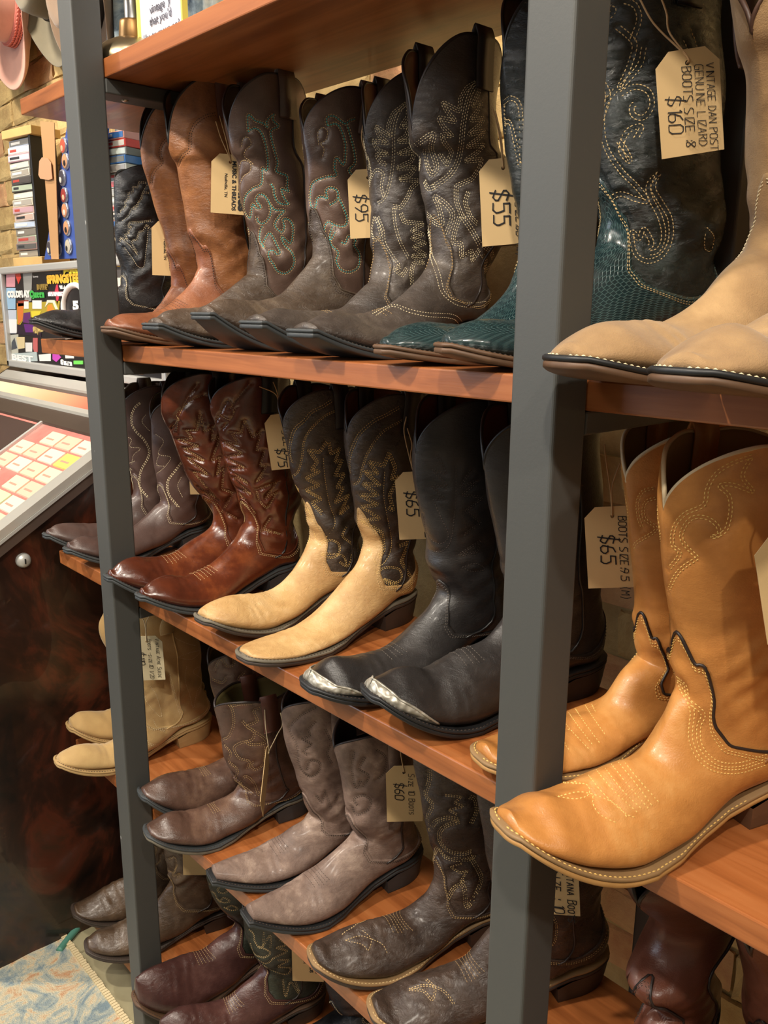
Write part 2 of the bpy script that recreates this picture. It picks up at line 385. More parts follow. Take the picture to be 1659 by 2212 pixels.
def make_boot(b, label, group, sm, vm, sole, heelm, trim, thread, tongue='plain', pats=(), welt=None, strap=True, relief=.0009,
              bug=None, seam=True, lining=(92, 72, 55), vthread=None, cord=None, nres=96, strapm=None, rdepth=.004, toewrap=None, sw=.0011, seamm=None, wst=None):
    root = empty('cowboy_boot', b.base.tolist(), -b.yaw, label, 'boot', group)
    nt, nsv = (144, 150) if pats else (nres, nres)
    th = np.linspace(0, 2*PI, nt, endpoint=False)
    s0 = b.s0(th)
    tg = np.array(TONGUE[tongue], float); a = np.degrees(np.abs((th+PI) % (2*PI)-PI))
    hv = np.interp(a, tg[:, 0], tg[:, 1])
    kk = np.ones(3)/3; hv = np.convolve(np.r_[hv[-1], hv, hv[0]], kk, 'valid')
    sv = .5-.5*hv*np.clip(.17/max(b.slen, .05), .6, 1.6); sv = np.where(hv < 0, .5-hv*.42, sv)
    # ---- shaft
    g = np.linspace(0, 1, nsv)[:, None]; S = s0+(np.minimum(sv+.06, .66)-s0)*g; T = np.tile(th, (nsv, 1))
    V, N = b.P(S, T)
    bvh_full = None
    st = MB(); sv_mb = MB(); lines = []
    if pats:
        g2 = np.linspace(0, 1, 150)[:, None]; S2 = s0+(1-s0)*g2; V2, N2 = b.P(S2, np.tile(th, (150, 1)), .0006)
        VW = b.world(V2).reshape(-1, 3); bv = BVHTree.FromPolygons([Vector(v) for v in VW], grid_faces(150, nt, False, True).tolist())
        Ri = np.array([[b.r[0], b.r[1], 0], [b.h[0], b.h[1], 0], [0, 0, 1]])
        for pt in pats:
            ox, oy, sc = pt['f']; rows = pt.get('rows', 1); sp = pt.get('sp', .0022)
            for ln in pt['l']:
                p = np.array(ln, float)/sc+np.array([ox, oy])
                if pt.get('curve', 1) and len(p) > 2: p = catmull(p, len(p)*7)
                else: p = resample(p, max(4, int(np.sum(np.linalg.norm(np.diff(p, axis=0), axis=1))/4)))
                seg, sn = [], []
                for q in p:
                    d = ray(*q); d /= np.linalg.norm(d); h, n, _, _ = bv.ray_cast(Vector(CAM), Vector(d))
                    if h is None or (seg and np.linalg.norm(np.array(h)-seg[-1]) > .03):
                        if len(seg) > 2: lines.append((np.array(seg), np.array(sn), pt))
                        seg, sn = [], []
                        if h is None: continue
                    n = np.array(n); 
                    if n@d > 0: n = -n
                    seg.append(np.array(h)); sn.append(n)
                if len(seg) > 2: lines.append((np.array(seg), np.array(sn), pt))
        allp = []; todo = []
        for seg, sn, pt in lines:
            q = (seg-b.base)@Ri.T; nn = sn@Ri.T; tt = np.gradient(q, axis=0); tt /= np.linalg.norm(tt, axis=1)[:, None]+1e-12
            side = np.cross(tt, nn); rows = pt.get('rows', 1); sp = pt.get('sp', .0022)
            for k in range(rows):
                qq = q+side*((k-(rows-1)/2)*sp if not pt.get('inner') else -k*sp)
                for m in (1, -1):
                    q3 = qq*np.array([m, 1, 1]); n3 = nn*np.array([m, 1, 1])
                    if m < 0 and np.min(qq[:, 0]) < .006: continue
                    todo.append((q3, n3, pt))
                    if pt.get('groove', 1): allp.append(q3)
        if relief and allp:
            A = np.concatenate(allp); kd = kdtree.KDTree(len(A))
            for i, p in enumerate(A): kd.insert(p, i)
            kd.balance(); b.kd = kd
            dist = np.array([kd.find(v)[2] for v in V.reshape(-1, 3)]).reshape(nsv, nt)
            MK = np.clip((sv-.012-S)/.02, 0, 1); V = V-N*(relief*np.exp(-(dist/.0022)**2)*MK)[..., None]
            if rdepth: V = V+N*(rdepth*np.clip(dist/.012, 0, 1)**.6*np.exp(-(dist/.03)**2)*MK)[..., None]
    SHV = V; mk('shaft', V, grid_faces(nsv, nt, False, True), sm, root)
    # ---- lining
    g = np.linspace(0, 1, 14)[:, None]; S = s0+(.36-s0)*g; Vl, _ = b.P(S, np.tile(th, (14, 1)), -.0032); Vt, Nt = b.P(s0, th, 0)
    Vl = np.concatenate([Vt[None], Vl]); fl = grid_faces(15, nt, False, True)[:, ::-1]
    mk('lining', Vl, fl, plain('lining_%d_%d_%d' % lining, lining, .75), root)
    Vr, _ = b.P(s0, th, -.0014); MB().tube(Vr, .0022, 6, True).build('top_binding', trim, root, True)
    # ---- vamp
    nv = 110; gv = np.linspace(0, 1, nv)[:, None]; S = sv+(1-sv)*gv**.9; T = np.tile(th, (nv, 1))
    Vv, Nv = b.P(S, T, .0014)
    if pats and relief and getattr(b, 'kd', None):
        dist = np.array([b.kd.find(v)[2] for v in Vv.reshape(-1, 3)]).reshape(nv, nt); Vv = Vv-Nv*(.0008*np.exp(-(dist/.0018)**2))[..., None]
    Ve, _ = b.P(sv, th, -.0006); Vv = np.concatenate([Ve[None], Vv]); nv += 1
    tipc = Vv[-1].mean(0)+np.array([0, -.0028, 0])
    V = np.concatenate([Vv.reshape(-1, 3), tipc[None]]); F = grid_faces(nv, nt, False, True).tolist()
    F += [((nv-1)*nt+j, (nv-1)*nt+(j+1) % nt, nv*nt) for j in range(nt)]
    uu = np.concatenate([np.stack([np.tile(np.abs((th+PI) % (2*PI)-PI)*.05, (nv, 1)), np.cumsum(np.r_[np.zeros((1, nt)), np.linalg.norm(np.diff(Vv, axis=0), axis=2)], 0)], -1).reshape(-1, 2), [[0, .4]]])
    mk('vamp', V, F, vm, root, True, uu)
    if pats:
        nsh = nsv*nt; bv2 = BVHTree.FromPolygons([Vector(q) for q in SHV.reshape(-1, 3)]+[Vector(q) for q in V], grid_faces(nsv, nt, False, True).tolist()+[[i+nsh for i in f] for f in F])
        for q3, n3, pt in todo:
            pts = []; ok = []
            for q, n in zip(q3, n3):
                h, hn, _, _ = bv2.ray_cast(Vector(q+n*.009), Vector(-n), .03)
                pts.append(np.array(h) if h is not None else q)
            dashes(st if not pt.get('alt') else sv_mb, np.array(pts)-n3*.0001, n3, w=pt.get('w', sw), dash=pt.get('dash', .0027), gap=pt.get('gap', .0010))
    # vamp edge: folded cord and stitch rows
    Vc, Nc = b.P(sv, th, .0012)
    if cord: MB().tube(Vc, .0016, 5, True).build('vamp_cord', cord, root, True)
    vs = MB()
    for k, off in enumerate((.010, .016)):
        Vd, Nd = b.P(np.minimum(sv+off, .8), th, .0016); cl = np.r_[np.arange(nt), 0]; dashes(vs, Vd[cl], Nd[cl], w=.0008)
    # ---- toe bug: default rows over the instep
    if bug:
        for s_, a0 in bug:
            t_ = np.linspace(-a0, a0, 30); Vd, Nd = b.P(np.full(30, s_)+.015*np.cos(t_*1.2), t_, .0016); dashes(vs, Vd, Nd, w=.0007, h=.0005)
    if vs.v: tag(vs.build('seam_stitching', vthread or thread, root, True), kind='stuff')
    if st.v: tag(st.build('embroidery', thread, root, True), kind='stuff')
    if sv_mb.v: tag(sv_mb.build('outline_embroidery', pats[0]['altm'] if 'altm' in pats[0] else thread, root, True), kind='stuff')
    # ---- side seams with piping
    if seam:
        for m in (1, -1):
            t0 = m*math.radians(98); ss = np.linspace(float(b.s0(np.array([t0]))[0])+.004, float(np.interp(98, a[:nt//2], sv[:nt//2]))+.02, 40)
            Vs, _ = b.P(ss, np.full(40, t0), .0009); MB().tube(Vs, .0017, 6).build('side_seam', seamm or trim, root, True)
    # ---- pull straps over the rim
    if strap:
        for m in (1, -1):
            t0 = m*math.radians(90); wd = .014
            za = np.linspace(.055, 0, 8)/b.slen*.5; c0 = float(b.s0(np.array([t0]))[0])
            out, nn = b.P(c0+za, np.full(8, t0), .0035); inn, _ = b.P(c0+za[::-1][:6], np.full(6, t0), -.0065)
            top = [out[-1]*.6+inn[0]*.4+np.array([0, 0, .010]), out[-1]*.4+inn[0]*.6+np.array([0, 0, .010])]
            cl = catmull(np.concatenate([out, top, inn]), 40)
            tt = np.gradient(cl, axis=0); tt /= np.linalg.norm(tt, axis=1)[:, None]; ys = np.array([0, 1, 0]); nrm = np.cross(tt, ys); nrm /= np.linalg.norm(nrm, axis=1)[:, None]
            q = np.stack([cl-ys*wd-nrm*.0012, cl+ys*wd-nrm*.0012, cl+ys*wd+nrm*.0012, cl-ys*wd+nrm*.0012], 1)
            mb = MB().add(q, grid_faces(40, 4, False, True)); mb.f += [(0, 1, 2, 3), (159, 158, 157, 156)]
            mb.build('pull_strap', strapm or trim, root, True)
    # ---- sole, welt, heel
    L = b.L
    def outline(extra, n=44):
        u = np.linspace(0, 1, n); y = np.r_[b.yv*(1-np.cos(u*PI/2))**1.0, np.linspace(b.yv, L+.004, 40)[1:]]; y[0] = 0
        w = []
        for q in y:
            if q <= b.yv: v = b.toew(b.toe, q/b.yv)*b.wb if q > 0 else 0
            elif q < .85*L: v = np.interp(q/L, [.36, .45, .56, .66, .74, .85], [b.wb, b.wb*.95, b.wb*.76, b.wb*.64, b.wb*.66, b.wb*.72])
            else: v = b.wb*.72*math.sqrt(max(0, 1-((q-.85*L)/(.15*L+.0045))**2))
            w.append(v+extra*float(np.interp(q/L, [.36, .5, .8, 1], [1, .35, .3, .3])))
        y = y.copy(); w = np.array(w); 
        if b.toe not in ('snip', 'square'): w[0] = .004+extra*.3; w[1] = max(w[1], .008)
        else: w[0] = b.wb*(.26 if b.toe == 'snip' else .42)
        w[-1] = .004; y = y-extra*np.clip(1-y/.05, 0, 1); y[-5:] += extra*.3*np.linspace(.3, 1, 5)
        return y, w
    def zb(y): 
        yy = np.clip(y, 0, L)
        z = np.interp(yy/L, [.0, .32, .36, .46, .62, .80, 1], [.0088, .0088, .0088, .0125, .024, .040, .0445]); return z+(b.zt-.0088)*np.clip(1-yy/(.32*L), 0, 1)**1.7
    def slab(name, extra, d0, d1, mat, round_=.0012):
        y, w = outline(extra); z = zb(y); m = len(y)
        ring = lambda e, dz: np.concatenate([np.stack([w-e, y+e*np.clip(1-y/.03, 0, 1), z-dz], 1), np.stack([-(w-e), y+e*np.clip(1-y/.03, 0, 1), z-dz], 1)[::-1]])
        R = np.stack([ring(round_, d0), ring(0, d0+round_), ring(0, d1-round_), ring(round_, d1)])
        n2 = 2*m; F = grid_faces(4, n2, False, True).tolist()
        for k in (0, 3):
            for i in range(m-1):
                q = (k*n2+i, k*n2+i+1, k*n2+n2-2-i, k*n2+n2-1-i); F.append(q if k else q[::-1])
        return mk(name, R.reshape(-1, 3), F, mat, root)
    slab('welt', .0058, -.001, .0032, welt or sole); slab('outsole', .0052, .0032, .0088, sole)
    y, w = outline(.0034); k = y < .74*L; ws_ = MB()
    for m in (1, -1):
        pp = np.stack([m*w[k], y[k]+.0016*np.clip(1-y[k]/.03, 0, 1), zb(y[k])+.0012], 1); dashes(ws_, pp, np.tile([0, 0, 1.], (len(pp), 1)), dash=.0034, gap=.0016, w=.0014, h=.0008)
    tag(ws_.build('welt_stitching', wst or TH_D, root, True), kind='stuff')
    yh = np.r_[np.linspace(.735*L, L+.0025, 26)]; lay = []
    for f, ex, yo in ((0, .0034, 0), (.5, .0018, .002), (.92, -.0002, .004), (1, -.0012, .0045)):
        w_ = b.wb*.71*np.sqrt(np.clip(1-np.clip((yh-.85*L)/(.15*L+.0045), 0, 1)**2, .006, 1))+ex-.002; yy = yh+(yo*np.where(yh < .8*L, 1, -1)); zz = (zb(yh)-.0088)*(1-f)
        lay.append(np.concatenate([np.stack([w_, yy, zz], 1), np.stack([-w_, yy, zz], 1)[::-1]]))
    R = np.stack(lay); n2 = len(lay[0]); F = grid_faces(4, n2, False, True)[:, ::-1].tolist()
    for i in range(25): F.append((3*n2+i, 3*n2+n2-1-i, 3*n2+n2-2-i, 3*n2+i+1))
    hm = mk('heel', R.reshape(-1, 3), F, heelm, root, False)
    # ---- metal toe tip
    if toewrap:
        nn = 26; t_ = np.radians(np.linspace(62, 298, 60)); aa = np.abs(np.degrees(t_)-180)
        t2 = np.radians(np.linspace(20, 118, 40)); rows = []
        for side in (1, -1):
            pass
        S_ = np.linspace(.84, 1, nn)[:, None]; lo = np.interp(S_[:, 0], [.84, .93, 1], [132, 92, 4]); grid = []
        for i in range(nn):
            aL = np.radians(np.linspace(lo[i], 360-lo[i], 60)); q, _ = b.P(np.full(60, S_[i, 0]), aL, .0028); grid.append(q)
        grid = np.array(grid); c = grid[-1].mean(0)+np.array([0, -.004, 0])
        V = np.concatenate([grid.reshape(-1, 3), c[None]]); F = grid_faces(nn, 60).tolist()+[((nn-1)*60+j, (nn-1)*60+j+1, nn*60) for j in range(59)]
        o = mk('toe_tip', V, F, toewrap, root)
        o['label'] = 'engraved silver toe tip'
        bd = MB(); pr = np.concatenate([grid[::-1, 0][:0], grid[:, 0]]);
        for e in (grid[:, 0], grid[:, -1]): bd.tube(e, .0014, 5)
        bd.build('toe_tip_edge', toewrap, root, True)
    return root
# ------------------------------------------------------------------ boot materials
BLACK = leather('black_leather', (38, 38, 40), (24, 24, 26), (58, 57, 58), .36, 16, .4)
BLACK2 = leather('dull_black_leather', (44, 41, 40), (30, 28, 28), (60, 56, 54), .42, 10, .25)
COGNAC = leather('cognac_leather', (150, 98, 60), (100, 60, 36), (176, 122, 78), .42, 13, .35)
COGNAC_D = leather('dark_cognac_leather', (138, 84, 56), (92, 52, 36), (168, 112, 78), .4, 10, .25)
TURQ_S = leather('brown_shaft_leather', (96, 76, 66), (72, 56, 49), (116, 94, 82), .38, 9, .15)
TURQ_V = leather('brown_vamp_leather', (84, 71, 60), (58, 46, 38), (118, 102, 84), .38, 15, .55)
LEAF = leather('grey_brown_leather', (74, 65, 59), (52, 46, 43), (98, 88, 78), .4, 14, .45)
TEAL_S = leather('green_black_leather', (31, 38, 37), (20, 25, 25), (46, 56, 53), .3, 14, .6)
BROWN = leather('matte_brown_leather', (84, 64, 58), (66, 49, 44), (98, 77, 69), .45, 7, .12)
CHEST = leather('chestnut_leather', (92, 44, 26), (44, 22, 18), (142, 76, 38), .24, 8, .15, .15, .5)
CREAM = leather('cream_leather', (204, 166, 112), (176, 134, 84), (222, 190, 142), .5, 12, .45)
CRE_S = leather('coffee_shaft_leather', (70, 60, 53), (50, 42, 38), (92, 80, 70), .36, 16, .5)
GOLD = leather('golden_tan_leather', (196, 134, 70), (160, 102, 50), (216, 162, 98), .42, 9, .14)
SUEDE = leather('sand_suede', (160, 127, 84), (124, 94, 62), (186, 152, 106), .75, 9, .2, .1, 0, True)
SUEDE2 = leather('cream_suede', (190, 158, 104), (166, 132, 82), (206, 178, 126), .8, 6, .12, .1, 0, True)
BRO3 = leather('waxed_brown_leather', (92, 68, 57), (60, 42, 35), (126, 98, 80), .36, 11, .2)
TAUPE = leather('distressed_taupe_leather', (132, 110, 98), (88, 68, 60), (178, 156, 140), .62, 20, .3, .3)
DKBR = leather('dark_brown_leather', (70, 56, 48), (46, 36, 31), (94, 78, 68), .34, 16, .55)
REDB = leather('red_brown_leather', (104, 60, 44), (74, 40, 30), (124, 76, 58), .4, 8, .15)
OLIVE = leather('olive_brown_leather', (88, 70, 54), (60, 46, 36), (112, 90, 70), .3, 12, .35)
OXB = leather('oxblood_leather', (78, 50, 46), (52, 32, 31), (104, 72, 66), .28, 10, .25)
GREENB = leather('bottle_green_leather', (50, 54, 44), (34, 37, 31), (66, 70, 58), .38, 14, .4)
def lizard(name, kind):
    t = NT(name); uv = t.coord('UV'); v = t.coord()
    br = t.n('ShaderNodeTexBrick'); t.l(uv, br.inputs['Vector'])
    sc = {'scales': (1.0, .0042, .0052), 'bands': (1.0, .006, .0085)}[kind]
    br.inputs['Scale'].default_value = sc[0]; br.inputs['Brick Width'].default_value = sc[1]; br.inputs['Row Height'].default_value = sc[2]
    br.inputs['Mortar Size'].default_value = .0006; br.inputs['Mortar Smooth'].default_value = .7; br.offset = .5
    br.inputs['Color1'].default_value = lin((20, 40, 41)); br.inputs['Color2'].default_value = lin((15, 30, 32)); br.inputs['Mortar'].default_value = lin((74, 96, 94))
    n = t.noise(v, 10, 3); col = t.mix(t.math('MULTIPLY', n, .6), br.outputs[0], lin((22, 48, 54)))
    inv = t.math('SUBTRACT', 1.0, br.outputs['Fac'])
    return t.out(col, .26, t.bump(inv, .6, .0012), coat=.3)
LIZ = lizard('teal_lizard_leather', 'scales')
SOLE_G = plain('grey_rubber_sole', (58, 62, 64), .55, var=.2); SOLE_K = plain('black_rubber_sole', (34, 35, 37), .5, var=.3)
SOLE_B = plain('brown_leather_sole', (104, 76, 54), .55, var=.35); SOLE_T = plain('tan_leather_sole', (186, 140, 82), .55, var=.2)
SOLE_W = plain('worn_pale_sole', (120, 112, 96), .7, var=.5); SOLE_C = plain('cream_suede_sole', (182, 150, 100), .7, var=.15)
SOLE_D = plain('dark_leather_sole', (66, 54, 46), .55, var=.3); WELT_T = plain('tan_welt', (150, 118, 78), .6, var=.3)
TR_K = plain('black_trim', (22, 21, 21), .45); TR_B = plain('brown_trim', (72, 48, 36), .5); TR_D = plain('dark_trim', (42, 33, 30), .45)
TR_T = plain('cream_trim', (206, 184, 146), .6); TR_O = plain('orange_trim', (150, 96, 50), .55); TR_BR = plain('reddish_strap', (88, 50, 38), .5)
TH_C = plain('cream_thread', (222, 206, 168), .7); TH_T = plain('tan_thread', (196, 168, 118), .7); TH_G = plain('gold_thread', (220, 184, 112), .7)
TH_Q = plain('turquoise_thread', (70, 172, 166), .7); TH_D = plain('dark_thread', (60, 48, 40), .7); TH_Y = plain('yellow_thread', (222, 182, 104), .7)
TH_B = plain('bronze_thread', (168, 138, 92), .7); TH_GR = plain('sage_thread', (92, 104, 78), .7)
def silver():
    t = NT('engraved_silver'); vo = t.n('ShaderNodeTexVoronoi', Scale=170., feature='SMOOTH_F1'); t.l(t.coord(), vo.inputs['Vector'])
    return t.out(t.ramp(vo.outputs[0], [(.1, lin((216, 212, 200))), (.6, lin((150, 145, 132)))]), .38, t.bump(vo.outputs[0], .7, .002), metal=.45)
SILVER = silver()
BUG = [(.72, 1.0), (.735, 1.0), (.75, .95), (.765, .9), (.78, .85)]
PATS = {}
# thread patterns, traced line by line on each shaft: f = crop origin and scale, l = lines of points; they are laid on the leather surface
def PL(s):
    o = []
    for ln in s.split('/'):
        v = [float(x) for x in ln.replace(',', ' ').split()]; o.append(list(zip(v[::2], v[1::2])))
    return o
def PT(f, s, **k): return dict(f=f, l=PL(s), **k)
f2 = (0, 240, 5.027); f4 = (220, 140, 3.318); f5 = (480, 140, 2.592); f6 = (820, 0, 1.977); fA = (60, 780, 2.592); fB = (420, 800, 2.37); fD = (1020, 880, 2.086); fE = (100, 1280, 2.765); fF = (420, 1440, 2.44); fG = (200, 1600, 5.53); fI = (280, 1900, 2.9625); fH = (620, 1640, 1.5967)
PATS['1black'] = [PT(f2, '1590 780 1510 770 1500 830 1440 820 1445 880 1390 890 1400 950 1355 990 1370 1030 1320 1070 1300 1110/1640 1190 1550 1200 1470 1210 1400 1210 1395 1260 1430 1250 1390 1310 1410 1330 1350 1340 1390 1400 1310 1370 1300 1430/1640 1290 1590 1230 1560 1300 1510 1310 1490 1400 1440 1400 1430 1440 1500 1560/1620 890 1550 880 1540 950 1500 990 1490 1040 1440 1080', rows=2, curve=0),
 PT(f2, '1600 800 1550 880 1500 1000 1430 1060 1390 1140 1310 1200/1310 1380 1400 1450 1500 1570/1350 1480 1440 1600 1500 1690 1560 1690 1580 1570 1600 1400 1610 1250')]
PATS['1tanA'] = [PT(f4, '470 525 430 570 415 630 430 700 390 740 360 790 350 860', rows=2, sp=.0034, w=.0012)]
PATS['1tanB'] = [PT(f4, '820 350 740 370 670 420 635 490 630 560 625 610 580 650 545 710 535 790', rows=2, sp=.0034, w=.0012)]
_a = '1050 480 1045 370 1065 365 1100 400 1160 420 1190 450 1185 400 1235 350/1050 480 1090 455 1130 470 1160 520 1180 600 1190 680 1185 760 1150 740 1150 800 1140 860 1080 890 1030 940 1015 1010 1030 1070 1060 1100 1070 1050 1080 1000 1110 1030 1140 1020 1115 990 1105 960 1130 930 1165 940 1200 990 1210 1060 1190 1110 1150 1140 1115 1120 1110 1080/1235 350 1230 400 1270 440 1215 470 1220 540 1240 620 1260 700 1250 760 1290 780 1330 800 1330 880 1340 910 1290 890 1310 960 1340 1000 1270 990 1240 940 1230 880 1200 840/1200 990 1240 1040 1310 1045 1270 1090 1240 1150 1290 1200 1310 1160 1300 1110 1340 1110 1370 1150 1370 1230 1350 1280 1290 1230 1310 1290 1360 1340 1380 1390 1370 1450 1320 1495 1260 1480 1230 1430 1200 1390 1195 1340 1230 1330 1260 1360 1280 1340 1260 1300 1210 1210 1180 1230 1150 1290 1165 1310 1130 1260 1135 1180 1160 1150'
_s = '985 850 1010 800 1060 760 1060 700 1000 690 975 760/1000 590 1010 530 1050 520 1070 570 1030 610 1020 660 1060 690 1100 730'
PATS['1turA'] = [PT(f4, _a, rows=1, w=.0018, altm=TH_T), PT(f4, _a, rows=2, sp=.0040, alt=1, groove=0, w=.0009), PT(f4, _s, alt=1)]
_b = '590 340 585 300 620 285 660 310 690 330 720 310 760 300/590 340 640 330 670 370 690 440 690 510 680 560 640 520 630 580 640 620 580 630 510 660 490 720 495 790 520 800 530 750 560 740 590 750 580 710 600 690 640 700 650 740 630 770 590 790/700 330 720 400 740 480 745 550 710 590 740 620 790 640/650 740 680 800 700 860 690 900 640 900 590 880 570 930 600 980 620 960 640 920/620 900 600 960 610 1010 650 1050 640 1100 670 1150 720 1160 765 1130 770 1060 740 1010 750 980 710 960 690 1000 660 990'
PATS['1turB'] = [PT(f5, _b, rows=1, w=.0018, altm=TH_T), PT(f5, _b, rows=2, sp=.0040, alt=1, groove=0, w=.0009), PT(f5, '540 450 535 380 560 350 590 370 580 420 550 440 570 470 560 520', alt=1)]
PATS['1leafA'] = [PT(f5, '1050 200 1000 250 970 320 960 400 960 500 950 600 930 690 905 750 860 780/905 740 890 680 900 610 860 590 830 640 820 700/815 520 830 600 820 660/850 850 835 920 850 980 885 960 870 890 850 850/870 850 900 930 910 1000 960 1080 1000 1130/960 800 970 900 1000 1000 1050 1090', rows=2, sp=.003),
 PT(f5, '1045 205 960 270 930 340 940 400 860 345 880 400 930 440 845 425 870 480 930 500 860 505 890 550 935 560/1045 215 1040 290 1000 350 1050 340 1030 400 980 430 1080 425 1050 470 985 500 1080 490 1060 540 975 580 1085 575 1050 620 990 640 1105 650 1060 690 1040 740 1000 800 940 790/1000 830 1020 880 1130 890 1060 930 1130 950 1060 970 1140 1000 1070 1020 1145 1070 1060 1070 1135 1110 1070 1110 1060 1170 1065 1240/1000 1130 960 1140 1010 1180 1040 1130', rows=3, sp=.0023, curve=0)]
PATS['1leafB'] = [PT(f5, '1450 80 1400 140 1370 230 1350 340 1340 440 1320 540 1270 620 1170 690/1070 460 1180 390 1170 470 1200 570 1170 610 1140 540 1140 470/1130 650 1150 690 1200 680/1140 830 1190 880 1230 890 1210 790 1190 740 1260 790 1290 850 1250 960/1340 840 1400 930 1450 1020', rows=3, sp=.0028),
 PT(f5, '1445 85 1370 130 1335 190 1330 260 1235 210 1260 260 1310 320 1210 295 1240 350 1290 400 1230 390 1240 430 1285 490 1260 560 1230 520 1215 490/1445 90 1440 150 1400 230 1455 210 1430 260 1390 310 1470 300 1440 340 1380 390 1475 370 1440 410 1370 460 1470 450 1430 490 1360 540 1455 530 1440 580 1400 640 1310 680 1310 760 1340 840 1360 880/1380 710 1360 770 1390 850 1440 900/1330 850 1300 940 1290 1000 1340 1000 1340 1080 1400 1040 1400 1100 1450 1020/1460 1010 1510 1050 1520 1100 1470 1160 1480 1100 1450 1050', rows=3, sp=.0023, curve=0),
 PT(f5, '1160 930 1170 1050 1210 1180 1240 1280 1330 1340 1450 1340 1570 1310/850 1400 950 1350 1050 1380 1150 1400 1290 1410 1340 1450', rows=2, sp=.005)]
PATS['1tealB'] = [PT(f6, '880 470 920 550 960 470 975 400 940 340 905 330/1130 200 1110 280 1025 375 1060 300 1090 200 1070 160 1010 110/1010 380 960 450 950 550 970 640 1030 730 1100 800 1145 860 1090 850 1030 830 980 850/1030 400 1090 370 1150 390 1165 450 1130 500 1085 490 1080 450 1110 440/1195 740 1170 800 1200 860 1240 930 1245 1020 1210 1090 1150 1115 1100 1090 1080 1040 1080 990 1110 1020 1130 980 1165 1040 1140 1060/1195 740 1150 790 1160 850 1200 930 1215 1010 1190 1070 1140 1080/920 40 1000 40 960 90 905 150/1080 170 1110 80 1090 20 1040 0/1020 600 1050 640 1070 690 1030 640 1060 560 1120 540 1090 600', rows=2, sp=.0042),
 PT(f6, '1340 370 1390 340 1420 380 1420 450 1390 480 1360 440 1380 410/1340 370 1345 450 1380 520 1390 620/1400 970 1430 1010 1420 1070 1390 1060 1395 990/1300 170 1350 280 1400 350/1330 120 1390 280', rows=1, w=.001)]
PATS['1tealA'] = [PT(f6, '525 440 560 420 600 470 605 720/530 520 560 540 600 720/530 450 535 620', rows=2, sp=.004)]
PATS['2brA'] = [PT(fA, '630 235 600 260 580 310 585 360 610 400 650 440 680 500 670 550 640 600 625 650 630 710 675 765', rows=2, sp=.0026, w=.0022, dash=.004, gap=.0012), PT(fA, '545 420 580 440 570 480 630 490 590 530 580 590/660 300 640 340 690 400/600 560 560 580 590 620')]
PATS['2brB'] = [PT(fA, '860 570 830 610 790 660 780 700 790 750 820 790 850 825', rows=2, sp=.0026, w=.0022, dash=.004, gap=.0012), PT(fA, '715 410 760 450 730 520 800 540 760 600 720 630/860 650 840 700 870 770/735 520 720 580 770 590')]
PATS['2cheB'] = [PT(fA, '1215 335 1195 410 1135 400 1180 470 1090 455 1205 520 1100 540 1215 600 1110 600 1235 690 1130 640 1250 750 1150 700 1275 860 1180 770 1210 870/1220 340 1260 430 1310 390 1280 500 1330 500 1300 590 1340 590 1280 680 1330 640/1290 720 1400 680 1330 770 1400 735 1340 830 1300 790 1280 720/1360 880 1320 940 1420 970 1260 940', curve=0, rows=2, sp=.0022), PT(fA, '1130 270 1190 190 1250 120/1090 380 1150 300 1120 220 1060 330/1070 300 1130 330 1170 260')]
PATS['2cheA'] = [PT(fA, '965 290 950 390 885 390 920 440 835 440 960 480 870 490 990 560 890 540 1010 640 920 620 1060 780 950 700 1070 810/970 300 990 400 1040 370 1030 450 1080 420 1030 560 1080 540 1060 640 1100 600 1090 720 1150 740 1080 860/1110 850 1180 890', curve=0, rows=2, sp=.0022), PT(fA, '950 130 880 230 830 340 800 380/990 190 900 230 850 300 830 400/890 240 830 300 850 340')]
PATS['2creA'] = [PT(fB, '705 155 650 190 600 215 560 260 515 300 495 350 485 420 500 480', rows=2, sp=.0034), PT(fB, '740 200 660 240 590 310 560 370 550 450 530 520 505 540/640 900 690 870 740 890 740 940 700 960 650 940 760 950 780 1010/780 800 760 850 810 900 790 1000 740 980', rows=2), PT(fB, '660 450 670 560 690 680 720 790 640 880 610 820'),
 PT(fB, '680 365 640 420 585 410 630 470 600 510 640 520 570 555 640 590 570 615 650 660 600 680 660 740/690 370 700 430 745 400 720 470 760 460 720 540 770 530 730 600 765 600 720 680 790 640 745 740 800 690/575 710 600 740 570 760 620 770', rows=3, curve=0)]
PATS['2creB'] = [PT(fB, '1050 190 980 230 920 260 850 320 820 370 795 440 795 530', rows=2, sp=.0034), PT(fB, '1075 250 960 320 890 420 860 500 840 570 800 590/930 1040 980 1010 1050 1020 1060 1070 1010 1090 960 1060', rows=2), PT(fB, '975 520 970 640 990 760 1010 880 990 960 940 1000 890 900'),
 PT(fB, '1000 420 970 490 890 470 940 530 870 520 950 590 860 580 940 640 845 640 940 690 850 700 950 760 850 770 960 830 970 920 940 960/1000 430 1030 500 1010 560 1050 540 1000 640 1020 720 990 700/1050 900 1100 880 1060 980 1110 1060 1110 1120 1060 1140 970 1070 1050 1100', rows=3, curve=0)]
PATS['2blkA'] = [PT(fB, '1240 430 1290 530 1220 510 1300 600 1210 590 1280 660 1220 660/1420 510 1360 600 1460 560 1370 640 1480 650 1390 720 1470 780 1370 850/1470 870 1350 950 1450 930 1470 870', rows=2, curve=0), PT(fB, '1220 660 1260 750 1300 850 1250 890 1190 840 1170 740/1340 490 1340 640 1330 760 1310 880 1260 930 1200 920/1370 1010 1440 990 1490 1020 1420 1030 1370 1010', rows=1)]
